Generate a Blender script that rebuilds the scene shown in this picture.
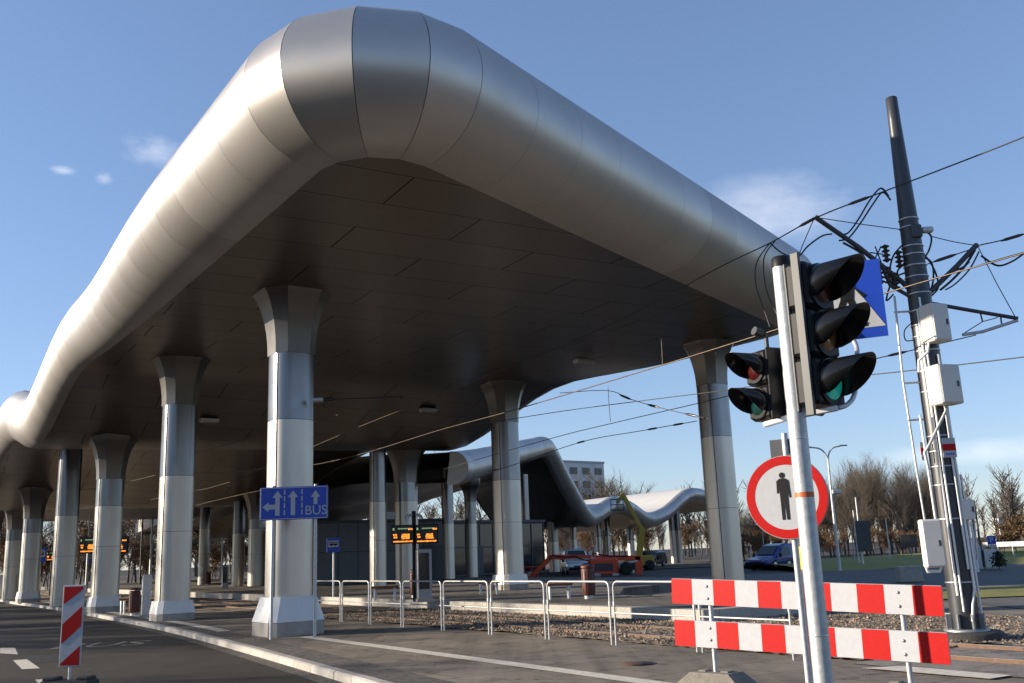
import bpy, bmesh, math, random
from mathutils import Vector, Matrix, noise as mnoise
R = math.radians
for o in list(bpy.data.objects): bpy.data.objects.remove(o)
S = bpy.context.scene; COL = S.collection
rnd = random.Random(7)

# ------------------------------------------------------------------ camera
FPX, PITCH, ROLL, EYE = 960.0, R(12.5), R(2.2), 1.6
cF = Vector((0, math.cos(PITCH), math.sin(PITCH)))
cR0 = Vector((1, 0, 0)); cU0 = Vector((0, -math.sin(PITCH), math.cos(PITCH)))
cR = cR0*math.cos(ROLL) - cU0*math.sin(ROLL); cU = cR0*math.sin(ROLL) + cU0*math.cos(ROLL)
cam = bpy.data.cameras.new('camera'); cam.sensor_width = 36; cam.lens = 36*FPX/1024
cam.clip_start = .05; cam.clip_end = 3000
camo = bpy.data.objects.new('camera', cam); COL.objects.link(camo)
m = Matrix((cR, cU, -cF)).transposed().to_4x4(); m.translation = (0, 0, EYE)
camo.matrix_world = m; S.camera = camo

# ------------------------------------------------------------------ light
SUN_AZ = Vector((-.998, .03, 0)).normalized()      # horizontal direction towards the sun
SUN_EL = R(15)
wd = bpy.data.worlds.new('World'); S.world = wd; wd.use_nodes = True
nt = wd.node_tree; nt.nodes.clear()
def wn(t, **k):
    n = nt.nodes.new(t)
    for a, v in k.items(): setattr(n, a, v)
    return n
wout = wn('ShaderNodeOutputWorld'); bg = wn('ShaderNodeBackground'); bg.inputs['Strength'].default_value = .140
sky = wn('ShaderNodeTexSky', sky_type='NISHITA', sun_disc=False)
sky.sun_elevation = SUN_EL; sky.sun_rotation = math.atan2(SUN_AZ.x, SUN_AZ.y)
sky.altitude = 200; sky.air_density = 1.0; sky.dust_density = .1; sky.ozone_density = 3.0
geo = wn('ShaderNodeNewGeometry'); tc = wn('ShaderNodeTexCoord')
def pixdir(x, y): return (cF + cR*((x-512)/FPX) + cU*((341.5-y)/FPX)).normalized()
# thin real clouds: noise wisps confined to a few directions of the sky
def cloud(px, py, sx, sy, amount, scale):
    d = pixdir(px, py); e = Vector((0, 0, 1)).cross(d).normalized(); u = d.cross(e)
    comb = []
    for ax, s in ((e, sx), (u, sy)):
        dp = wn('ShaderNodeVectorMath', operation='DOT_PRODUCT'); nt.links.new(tc.outputs['Generated'], dp.inputs[0]); dp.inputs[1].default_value = ax
        dv = wn('ShaderNodeMath', operation='DIVIDE'); nt.links.new(dp.outputs['Value'], dv.inputs[0]); dv.inputs[1].default_value = s
        sq = wn('ShaderNodeMath', operation='MULTIPLY'); nt.links.new(dv.outputs[0], sq.inputs[0]); nt.links.new(dv.outputs[0], sq.inputs[1]); comb.append(sq)
    ad = wn('ShaderNodeMath', operation='ADD'); nt.links.new(comb[0].outputs[0], ad.inputs[0]); nt.links.new(comb[1].outputs[0], ad.inputs[1])
    fd = wn('ShaderNodeMath', operation='DOT_PRODUCT' if False else 'DOT' if False else 'SUBTRACT', use_clamp=True); fd.inputs[0].default_value = 1; nt.links.new(ad.outputs[0], fd.inputs[1])
    front = wn('ShaderNodeVectorMath', operation='DOT_PRODUCT'); nt.links.new(tc.outputs['Generated'], front.inputs[0]); front.inputs[1].default_value = d
    gt = wn('ShaderNodeMath', operation='GREATER_THAN'); nt.links.new(front.outputs['Value'], gt.inputs[0]); gt.inputs[1].default_value = .3
    mp = wn('ShaderNodeMapping'); nt.links.new(tc.outputs['Generated'], mp.inputs['Vector']); mp.inputs['Scale'].default_value = (scale, scale, scale*2.2)
    ns = wn('ShaderNodeTexNoise'); nt.links.new(mp.outputs[0], ns.inputs['Vector']); ns.inputs['Scale'].default_value = 1; ns.inputs['Detail'].default_value = 7; ns.inputs['Roughness'].default_value = .62
    rp = wn('ShaderNodeMapRange'); sb = wn('ShaderNodeMath', operation='MULTIPLY_ADD'); nt.links.new(fd.outputs[0], sb.inputs[0]); sb.inputs[1].default_value = .42; nt.links.new(ns.outputs['Fac'], sb.inputs[2]); nt.links.new(sb.outputs[0], rp.inputs['Value']); rp.inputs['From Min'].default_value = .62; rp.inputs['From Max'].default_value = 1.25
    m1 = wn('ShaderNodeMath', operation='MULTIPLY'); nt.links.new(fd.outputs[0], m1.inputs[0]); nt.links.new(rp.outputs[0], m1.inputs[1])
    m2 = wn('ShaderNodeMath', operation='MULTIPLY'); nt.links.new(m1.outputs[0], m2.inputs[0]); nt.links.new(gt.outputs[0], m2.inputs[1])
    m3 = wn('ShaderNodeMath', operation='MULTIPLY'); nt.links.new(m2.outputs[0], m3.inputs[0]); m3.inputs[1].default_value = amount
    return m3
cl = None
for args in ((155, 150, .040, .022, .32, 34), (62, 170, .016, .006, .35, 50), (105, 178, .012, .008, .3, 50),
             (772, 210, .11, .05, .55, 8), (985, 452, .14, .018, .5, 9)):
    c = cloud(*args)
    if cl is None: cl = c
    else:
        ad = wn('ShaderNodeMath', operation='ADD', use_clamp=True); nt.links.new(cl.outputs[0], ad.inputs[0]); nt.links.new(c.outputs[0], ad.inputs[1]); cl = ad
mx = wn('ShaderNodeMix', data_type='RGBA'); tint = wn('ShaderNodeMix', data_type='RGBA', blend_type='MULTIPLY'); tint.inputs[0].default_value = 1; gam = wn('ShaderNodeGamma'); gam.inputs['Gamma'].default_value = .70; nt.links.new(sky.outputs[0], gam.inputs['Color']); nt.links.new(gam.outputs[0], tint.inputs[6]); tint.inputs[7].default_value = (.90, .95, 1.13, 1)
nt.links.new(cl.outputs[0], mx.inputs[0]); nt.links.new(tint.outputs[2], mx.inputs[6]); mx.inputs[7].default_value = (5.6, 5.5, 5.7, 1)
nt.links.new(mx.outputs[2], bg.inputs['Color']); nt.links.new(bg.outputs[0], wout.inputs[0])
sl = bpy.data.lights.new('sun', 'SUN'); sl.energy = 5.0; sl.angle = R(.5); sl.color = (1, .87, .70)
so = bpy.data.objects.new('sun', sl); COL.objects.link(so)
sd = SUN_AZ*math.cos(SUN_EL) + Vector((0, 0, math.sin(SUN_EL)))
so.rotation_euler = sd.to_track_quat('Z', 'Y').to_euler(); so.location = sd*60
vs = S.view_settings; vs.view_transform = 'Standard'; vs.look = 'None'; vs.exposure = 0.92; vs.gamma = 1; vs.use_curve_mapping = False
try: S.cycles.max_bounces = 8; S.cycles.glossy_bounces = 4; S.cycles.diffuse_bounces = 4
except Exception: pass

# ------------------------------------------------------------------ measuring helpers
CAM = Vector((0, 0, EYE))
def ray(x, y): return cF + cR*((x-512)/FPX) + cU*((341.5-y)/FPX)
def G(x, y, z=0.0):
    d = ray(x, y); return CAM + d*((z-EYE)/d.z)
def D(x, y, depth):
    d = ray(x, y); return CAM + d*(depth/d.y)
TH = R(34.5)
AX = Vector((-math.sin(TH), math.cos(TH), 0)); BX = Vector((math.cos(TH), math.sin(TH), 0)); ORG = Vector((-2.68, 15.0, 0))
def L(s, t, z=0.0): return ORG + AX*s + BX*t + Vector((0, 0, z))
def st(P): q = Vector((P[0], P[1], 0)) - ORG; return q.dot(AX), q.dot(BX)

# ------------------------------------------------------------------ materials
def mat(name, col=(.5,.5,.5), rough=.5, metal=0., var=.12, scale=6., detail=4., bump=0., bscale=60., spec=.5, col2=None, coat=0., rvar=0., emit=None, estr=0., trans=0., island=0., stretch=None):
    M = bpy.data.materials.new(name); M.use_nodes = True; T = M.node_tree; b = T.nodes['Principled BSDF']
    b.inputs['Roughness'].default_value = rough; b.inputs['Metallic'].default_value = metal
    b.inputs['Specular IOR Level'].default_value = spec; b.inputs['Coat Weight'].default_value = coat
    if trans: b.inputs['Transmission Weight'].default_value = trans
    tcn = T.nodes.new('ShaderNodeTexCoord'); src = tcn.outputs['Object']
    if stretch:
        mpn = T.nodes.new('ShaderNodeMapping'); mpn.inputs['Scale'].default_value = stretch; T.links.new(src, mpn.inputs[0]); src = mpn.outputs[0]
    ns = T.nodes.new('ShaderNodeTexNoise'); ns.inputs['Scale'].default_value = scale; ns.inputs['Detail'].default_value = detail; ns.inputs['Roughness'].default_value = .6
    T.links.new(src, ns.inputs['Vector'])
    rp = T.nodes.new('ShaderNodeValToRGB'); e = rp.color_ramp.elements; e[0].position = .3; e[1].position = .7
    c2 = col2 or tuple(min(1, c*(1+var)) for c in col); c1 = col if col2 else tuple(c*(1-var) for c in col)
    e[0].color = (*c1, 1); e[1].color = (*c2, 1); T.links.new(ns.outputs['Fac'], rp.inputs[0]); out = rp.outputs[0]
    if island:
        gn = T.nodes.new('ShaderNodeNewGeometry'); mr = T.nodes.new('ShaderNodeMapRange'); mr.inputs['To Min'].default_value = 1-island; mr.inputs['To Max'].default_value = 1+island
        T.links.new(gn.outputs['Random Per Island'], mr.inputs[0])
        mm = T.nodes.new('ShaderNodeVectorMath'); mm.operation = 'SCALE'; T.links.new(out, mm.inputs[0]); T.links.new(mr.outputs[0], mm.inputs['Scale']); out = mm.outputs[0]
    T.links.new(out, b.inputs['Base Color'])
    if rvar:
        mr = T.nodes.new('ShaderNodeMapRange'); mr.inputs['To Min'].default_value = max(.02, rough-rvar); mr.inputs['To Max'].default_value = rough+rvar
        n3 = T.nodes.new('ShaderNodeTexNoise'); n3.inputs['Scale'].default_value = scale*2.3; n3.inputs['Detail'].default_value = 5; T.links.new(src, n3.inputs['Vector'])
        T.links.new(n3.outputs['Fac'], mr.inputs[0]); T.links.new(mr.outputs[0], b.inputs['Roughness'])
    if bump:
        n2 = T.nodes.new('ShaderNodeTexNoise'); n2.inputs['Scale'].default_value = bscale; n2.inputs['Detail'].default_value = 3; T.links.new(src, n2.inputs['Vector'])
        bp = T.nodes.new('ShaderNodeBump'); bp.inputs['Strength'].default_value = bump; bp.inputs['Distance'].default_value = .02; T.links.new(n2.outputs['Fac'], bp.inputs['Height']); T.links.new(bp.outputs[0], b.inputs['Normal'])
    if emit: b.inputs['Emission Color'].default_value = (*emit, 1); b.inputs['Emission Strength'].default_value = estr
    return M

M = {}
M['panel'] = mat('brushed_panel', (.50,.47,.437), .43, .66, .05, .8, bump=.012, bscale=3, rvar=.05, island=.09)
def aniso(m, amt):
    T = m.node_tree; b = T.nodes['Principled BSDF']; tg = T.nodes.new('ShaderNodeTangent'); tg.direction_type = 'UV_MAP'; tg.uv_map = 'along'
    b.inputs['Anisotropic'].default_value = amt; T.links.new(tg.outputs[0], b.inputs['Tangent'])
aniso(M['panel'], .45)
M['colmetal'] = mat('column_metal', (.22,.22,.228), .30, 1., .05, 1.2, bump=.01, bscale=4, rvar=.05)
M['capmetal'] = mat('capital_metal', (.16,.15,.14), .36, .9, .06, 1.2, rvar=.05)
M['colpaint'] = mat('column_coating', (.56,.515,.455), .36, .68, .06, 1.0, stretch=(1,1,.4), rvar=.06)
M['concrete'] = mat('cast_concrete', (.36,.335,.30), .85, 0, .14, 5, bump=.25, bscale=40)
M['skirt'] = mat('plinth_sheet', (.62,.61,.60), .38, .25, .04, 2)
M['groove'] = mat('dark_joint', (.02,.02,.02), .8)
M['rimjoint'] = mat('rim_joint_metal', (.24,.23,.22), .5, .7)  # grey metal strip set in the seams between rim panels
M['membrane'] = mat('roof_membrane', (.52,.505,.475), .6, 0, .05, .6)
M['darkgrey'] = mat('dark_grey_paint', (.045,.047,.052), .5, 0, .1, 4)
M['black'] = mat('black_plastic', (.010,.010,.011), .5, 0, .1, 8, spec=.22)
M['visor'] = mat('visor_plastic', (.009,.009,.010), .22, 0, .1, 8)
M['galv'] = mat('galvanised_steel', (.56,.57,.58), .42, .85, .14, 14, bump=.03, bscale=80, rvar=.1)
M['galvmatt'] = mat('weathered_zinc', (.50,.51,.51), .5, .55, .16, 22, bump=.05, bscale=60, rvar=.1)
M['galvdark'] = mat('dull_galvanised', (.30,.31,.32), .5, .7, .12, 14)
M['whitepaint'] = mat('white_paint', (.78,.78,.76), .4, 0, .04, 4)
M['railpaint'] = mat('zinc_white_rail', (.42,.42,.41), .45, .35, .12, 6, rvar=.08)
M['boxwhite'] = mat('cabinet_coating', (.62,.60,.56), .5, 0, .05, 3)
M['red'] = mat('red_reflective', (.42,.010,.009), .45, 0, .07, 20, spec=.15)
M['white'] = mat('white_reflective', (.42,.43,.45), .45, 0, .05, 14, spec=.2)
def worn(m, amount, tone, scale=38):
    T = m.node_tree; b = T.nodes['Principled BSDF']; src = b.inputs['Base Color'].links[0].from_socket; tcn = T.nodes.new('ShaderNodeTexCoord')
    n = T.nodes.new('ShaderNodeTexNoise'); n.inputs['Scale'].default_value = scale; n.inputs['Detail'].default_value = 6; n.inputs['Roughness'].default_value = .75; T.links.new(tcn.outputs['Object'], n.inputs['Vector'])
    r_ = T.nodes.new('ShaderNodeMapRange'); r_.inputs['From Min'].default_value = amount; r_.inputs['From Max'].default_value = amount+.03; T.links.new(n.outputs['Fac'], r_.inputs[0])
    mxn = T.nodes.new('ShaderNodeMix'); mxn.data_type = 'RGBA'; T.links.new(r_.outputs[0], mxn.inputs[0]); T.links.new(src, mxn.inputs[6]); mxn.inputs[7].default_value = (*tone, 1); T.links.new(mxn.outputs[2], b.inputs['Base Color'])
worn(M['colpaint'], .71, (.30,.27,.22), 6); worn(M['red'], .69, (.5,.42,.40)); worn(M['white'], .70, (.30,.28,.26), 30)
M['blue'] = mat('blue_sign_face', (.010,.05,.40), .35, 0, .05, 6)
M['signback'] = mat('grey_sign_back', (.07,.075,.08), .55, .3, .1, 6)
M['rubber'] = mat('recycled_rubber', (.045,.042,.038), .85, 0, .3, 12, bump=.4, bscale=50)
M['footgrey'] = mat('grey_recycled_foot', (.17,.155,.13), .85, 0, .2, 12, bump=.3, bscale=50)
M['bigpole'] = mat('graphite_pole_paint', (.05,.052,.058), .36, .25, .12, 3, rvar=.06)
M['cable'] = mat('black_cable', (.012,.012,.013), .5)
M['wire'] = mat('copper_wire', (.10,.075,.055), .45, .7)
M['insul'] = mat('brown_insulator', (.03,.02,.018), .3)
M['granite'] = mat('kerb_granite', (.38,.355,.32), .75, 0, .2, 30, bump=.15, bscale=90, island=.12)
M['roadpaint'] = mat('road_paint', (.58,.53,.44), .7, 0, .18, 9, bump=.1, bscale=80)
M['wornpaint'] = mat('worn_road_paint', (.24,.215,.175), .8, 0, .4, 9)
M['led'] = mat('amber_led', (.1,.04,.0), .5, emit=(1,.30,.03), estr=.9)
M['ledw'] = mat('green_led', (.02,.05,.02), .5, emit=(.5,.8,.35), estr=.3)
M['screen'] = mat('display_glass', (.008,.008,.009), .25)
M['wood'] = mat('bench_wood', (.20,.085,.04), .6, 0, .2, 20, stretch=(1,8,8))
M['rust'] = mat('bin_red_brown', (.10,.028,.02), .55, 0, .15, 6)
M['glass'] = mat('dark_glass', (.02,.024,.03), .08, 0, .1, 2)
M['render'] = mat('grey_render', (.20,.205,.215), .8, 0, .08, 1.2, bump=.05, bscale=20)
M['panelwall'] = mat('grey_wall_panel', (.11,.112,.118), .55, 0, .08, 1.2)
M['vanwhite'] = mat('white_car_paint', (.70,.71,.73), .25, 0, .03, 3, coat=.6)
M['vanblue'] = mat('blue_car_paint', (.006,.02,.17), .25, 0, .05, 3, coat=.6)
M['cardark'] = mat('dark_car_paint', (.02,.022,.026), .25, 0, .05, 3, coat=.6)
M['tyre'] = mat('tyre_rubber', (.015,.015,.015), .85)
M['chrome'] = mat('wheel_alloy', (.45,.45,.46), .35, .9)
M['lampglass'] = mat('lamp_glass', (.35,.36,.36), .15, 0, .03, 3)
M['orange'] = mat('orange_red_paint', (.62,.06,.015), .4, 0, .1, 3)
M['yellow'] = mat('yellow_paint', (.36,.24,.015), .4, 0, .08, 3)
M['bark'] = mat('winter_bark', (.075,.058,.043), .9, 0, .3, 3, bump=.3, bscale=20)
M['twig'] = mat('winter_twig', (.095,.076,.058), .9, 0, .35, .7)
M['leafbrown'] = mat('dry_leaf', (.17,.085,.028), .8, 0, .4, 1.5)
M['leafrust'] = mat('rust_leaf', (.10,.058,.022), .8, 0, .4, 1.5)
M['evergreen'] = mat('dark_evergreen', (.018,.03,.012), .85, 0, .4, 2)
M['grass'] = mat('winter_grass', (.13,.14,.022), .9, 0, .35, 1.3, bump=.5, bscale=14, col2=(.24,.21,.04))
M['rail'] = mat('rusty_rail', (.11,.062,.042), .6, .5, .25, 10)
M['railtop'] = mat('worn_rail_head', (.13,.11,.095), .35, .9)
M['redlens'] = mat('red_lens', (.045,.003,.002), .35, 0, .2, 40, spec=.2)
M['redlit'] = mat('lit_red_lens', (.4,.02,.015), .2, emit=(1,.04,.03), estr=.12)
M['amberlens'] = mat('amber_lens', (.20,.07,.012), .15, 0, .2, 40, coat=.6)
M['greenlens'] = mat('green_lens', (.006,.11,.095), .15, 0, .25, 40, coat=.6)
M['greendark'] = mat('dark_green_lens', (.004,.035,.032), .15, 0, .25, 40, coat=.6)
M['greenlit'] = mat('glowing_green_lens', (.006,.13,.11), .15, 0, .25, 40, coat=.6, emit=(.02,.75,.6), estr=.10)
M['sticker'] = mat('orange_sticker', (.55,.13,.03), .5)
M['yellowsign'] = mat('yellow_plastic', (.75,.5,.03), .5)
M['tileroof'] = mat('pale_facade', (.62,.61,.60), .8, 0, .06, .4)
M['soil'] = mat('dark_soil', (.07,.055,.04), .95, 0, .3, 2, bump=.5, bscale=12)

def ground_mat(name, base, alt, big, fine, rough, slab=None, cracks=0.0, bstr=.25):
    """layered ground: broad tone patches, fine aggregate, optional slab joints"""
    Mx = bpy.data.materials.new(name); Mx.use_nodes = True; T = Mx.node_tree; b = T.nodes['Principled BSDF']; lk = T.links.new
    b.inputs['Roughness'].default_value = rough; b.inputs['Specular IOR Level'].default_value = .35
    tcn = T.nodes.new('ShaderNodeTexCoord')
    def noi(sc, det=5, rg=.6):
        n = T.nodes.new('ShaderNodeTexNoise'); n.inputs['Scale'].default_value = sc; n.inputs['Detail'].default_value = det; n.inputs['Roughness'].default_value = rg; lk(tcn.outputs['Object'], n.inputs['Vector']); return n
    n1 = noi(big, 6); rp = T.nodes.new('ShaderNodeValToRGB'); rp.color_ramp.elements[0].position = .32; rp.color_ramp.elements[1].position = .68
    rp.color_ramp.elements[0].color = (*base, 1); rp.color_ramp.elements[1].color = (*alt, 1); lk(n1.outputs['Fac'], rp.inputs[0])
    n2 = noi(fine, 2, .7); mr = T.nodes.new('ShaderNodeMapRange'); mr.inputs['From Min'].default_value = .25; mr.inputs['From Max'].default_value = .75; mr.inputs['To Min'].default_value = .55; mr.inputs['To Max'].default_value = 1.45; lk(n2.outputs['Fac'], mr.inputs[0])
    sc = T.nodes.new('ShaderNodeVectorMath'); sc.operation = 'SCALE'; lk(rp.outputs[0], sc.inputs[0]); lk(mr.outputs[0], sc.inputs['Scale']); out = sc.outputs[0]
    if slab:
        mp = T.nodes.new('ShaderNodeMapping'); mp.vector_type = 'POINT'; mp.inputs['Rotation'].default_value = (0, 0, -TH); lk(tcn.outputs['Object'], mp.inputs[0])
        bk = T.nodes.new('ShaderNodeTexBrick'); lk(mp.outputs[0], bk.inputs['Vector']); bk.inputs['Scale'].default_value = 1
        bk.inputs['Brick Width'].default_value = slab[0]; bk.inputs['Row Height'].default_value = slab[1]; bk.inputs['Mortar Size'].default_value = slab[2]; bk.inputs['Mortar Smooth'].default_value = .1
        bk.inputs['Color1'].default_value = (.88,.88,.88,1); bk.inputs['Color2'].default_value = (1.1,1.1,1.1,1); bk.inputs['Mortar'].default_value = (.45,.43,.4,1)
        ml = T.nodes.new('ShaderNodeVectorMath'); ml.operation = 'MULTIPLY'; lk(out, ml.inputs[0]); lk(bk.outputs['Color'], ml.inputs[1]); out = ml.outputs[0]
    def mulramp(fac, lo, hi, dark):
        nonlocal out
        q_ = T.nodes.new('ShaderNodeMapRange'); q_.inputs['From Min'].default_value = lo; q_.inputs['From Max'].default_value = hi; q_.inputs['To Min'].default_value = 1; q_.inputs['To Max'].default_value = dark; lk(fac, q_.inputs[0])
        w_ = T.nodes.new('ShaderNodeVectorMath'); w_.operation = 'SCALE'; lk(out, w_.inputs[0]); lk(q_.outputs[0], w_.inputs['Scale']); out = w_.outputs[0]
    mulramp(noi(1.7, 6, .7).outputs['Fac'], .53, .66, .5)                 # damp and oily stains
    mpz = T.nodes.new('ShaderNodeMapping'); mpz.inputs['Rotation'].default_value = (0, 0, -TH); mpz.inputs['Scale'].default_value = (1.6, .05, 1); lk(tcn.outputs['Object'], mpz.inputs[0])
    nz = T.nodes.new('ShaderNodeTexNoise'); nz.inputs['Scale'].default_value = 1.5; nz.inputs['Detail'].default_value = 5; lk(mpz.outputs[0], nz.inputs['Vector'])
    mulramp(nz.outputs['Fac'], .45, .75, .62)                              # tyre and foot wear along the traffic direction
    if cracks:
        vz = T.nodes.new('ShaderNodeTexVoronoi'); vz.feature = 'DISTANCE_TO_EDGE'; vz.inputs['Scale'].default_value = .28
        wz = T.nodes.new('ShaderNodeVectorMath'); wz.operation = 'MULTIPLY_ADD'; nn_ = noi(1.2, 5, .7); lk(nn_.outputs['Color'], wz.inputs[0]); wz.inputs[1].default_value = (1.2,1.2,0); lk(tcn.outputs['Object'], wz.inputs[2]); lk(wz.outputs[0], vz.inputs['Vector'])
        mulramp(vz.outputs['Distance'], .006, .0, .35)
    lk(out, b.inputs['Base Color'])
    bp = T.nodes.new('ShaderNodeBump'); bp.inputs['Strength'].default_value = bstr; bp.inputs['Distance'].default_value = .01; lk(n2.outputs['Fac'], bp.inputs['Height']); lk(bp.outputs[0], b.inputs['Normal'])
    return Mx
M['asphalt'] = ground_mat('asphalt', (.021,.0165,.012), (.041,.032,.023), .35, 70, .8, None, 1.0)
M['asphaltfar'] = ground_mat('asphalt_smooth', (.05,.05,.052), (.075,.073,.072), .12, 20, .7)
M['tar'] = ground_mat('tar_patch', (.018,.016,.014), (.032,.028,.024), 1.2, 80, .7)
M['paving'] = ground_mat('paving', (.165,.136,.106), (.24,.20,.157), .5, 60, .85, (2.0, .98, .012), 1.0)
M['block'] = ground_mat('block_paving', (.10,.09,.077), (.155,.137,.115), .6, 60, .85, (.4, .2, .015))
M['platform'] = ground_mat('platform_paving', (.13,.113,.096), (.19,.168,.142), .4, 50, .85, (.8, .8, .01))
M['lightroad'] = ground_mat('pale_asphalt', (.10,.095,.09), (.14,.133,.124), .3, 40, .85)
M['crosspanel'] = ground_mat('crossing_panel', (.19,.165,.145), (.27,.235,.205), .7, 50, .85, (1.2, .9, .012))
def ballast_mat():
    Mx = bpy.data.materials.new('ballast_stone'); Mx.use_nodes = True; T = Mx.node_tree; b = T.nodes['Principled BSDF']; lk = T.links.new; b.inputs['Roughness'].default_value = .9
    tcn = T.nodes.new('ShaderNodeTexCoord'); v = T.nodes.new('ShaderNodeTexVoronoi'); v.inputs['Scale'].default_value = 17; lk(tcn.outputs['Object'], v.inputs['Vector'])
    sp = T.nodes.new('ShaderNodeSeparateColor'); lk(v.outputs['Color'], sp.inputs[0]); rp = T.nodes.new('ShaderNodeValToRGB'); e = rp.color_ramp.elements
    e[0].color = (.06,.043,.03,1); e[1].color = (.36,.29,.22,1); e.new(.5).color = (.17,.125,.088,1); lk(sp.outputs[0], rp.inputs[0])
    n = T.nodes.new('ShaderNodeTexNoise'); n.inputs['Scale'].default_value = .6; lk(tcn.outputs['Object'], n.inputs['Vector']); mr = T.nodes.new('ShaderNodeMapRange'); mr.inputs['To Min'].default_value = .55; mr.inputs['To Max'].default_value = 1.4; lk(n.outputs['Fac'], mr.inputs[0])
    sc = T.nodes.new('ShaderNodeVectorMath'); sc.operation = 'SCALE'; lk(rp.outputs[0], sc.inputs[0]); lk(mr.outputs[0], sc.inputs['Scale']); lk(sc.outputs[0], b.inputs['Base Color'])
    return Mx
M['ballast'] = ballast_mat()
def soffit_mat():
    Mx = bpy.data.materials.new('soffit_panels'); Mx.use_nodes = True; T = Mx.node_tree; b = T.nodes['Principled BSDF']; lk = T.links.new
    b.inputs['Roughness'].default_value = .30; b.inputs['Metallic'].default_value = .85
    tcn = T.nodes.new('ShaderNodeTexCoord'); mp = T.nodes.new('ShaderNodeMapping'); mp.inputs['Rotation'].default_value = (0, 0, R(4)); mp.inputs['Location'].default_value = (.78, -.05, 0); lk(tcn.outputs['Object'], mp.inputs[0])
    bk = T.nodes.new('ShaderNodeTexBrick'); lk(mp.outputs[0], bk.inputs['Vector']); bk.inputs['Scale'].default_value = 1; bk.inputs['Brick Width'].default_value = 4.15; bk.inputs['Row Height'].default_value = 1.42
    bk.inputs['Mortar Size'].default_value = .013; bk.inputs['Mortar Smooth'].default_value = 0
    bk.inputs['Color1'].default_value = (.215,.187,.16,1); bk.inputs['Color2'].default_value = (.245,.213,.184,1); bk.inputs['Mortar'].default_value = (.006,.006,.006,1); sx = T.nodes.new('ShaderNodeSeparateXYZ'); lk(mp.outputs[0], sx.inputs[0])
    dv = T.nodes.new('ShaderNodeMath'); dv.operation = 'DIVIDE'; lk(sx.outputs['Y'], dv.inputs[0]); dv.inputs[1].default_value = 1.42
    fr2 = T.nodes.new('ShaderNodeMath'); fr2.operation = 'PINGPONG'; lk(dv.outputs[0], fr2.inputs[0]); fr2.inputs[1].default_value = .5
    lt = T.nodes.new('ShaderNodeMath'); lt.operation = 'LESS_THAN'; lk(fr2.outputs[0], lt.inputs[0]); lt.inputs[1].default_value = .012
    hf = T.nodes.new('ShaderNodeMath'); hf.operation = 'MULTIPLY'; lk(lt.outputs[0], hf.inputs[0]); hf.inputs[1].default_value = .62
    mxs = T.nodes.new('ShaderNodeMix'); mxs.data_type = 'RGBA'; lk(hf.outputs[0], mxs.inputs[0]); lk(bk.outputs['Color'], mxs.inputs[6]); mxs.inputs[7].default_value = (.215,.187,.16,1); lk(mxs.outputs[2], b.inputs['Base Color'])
    n = T.nodes.new('ShaderNodeTexNoise'); n.inputs['Scale'].default_value = .7; n.inputs['Detail'].default_value = 2; lk(tcn.outputs['Object'], n.inputs['Vector'])
    bp = T.nodes.new('ShaderNodeBump'); bp.inputs['Strength'].default_value = .12; bp.inputs['Distance'].default_value = .03; lk(n.outputs['Fac'], bp.inputs['Height']); lk(bp.outputs[0], b.inputs['Normal'])
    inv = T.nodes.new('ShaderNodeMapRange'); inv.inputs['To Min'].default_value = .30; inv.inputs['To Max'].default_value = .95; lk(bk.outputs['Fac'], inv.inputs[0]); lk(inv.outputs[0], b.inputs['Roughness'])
    return Mx
M['soffit'] = soffit_mat()

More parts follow.
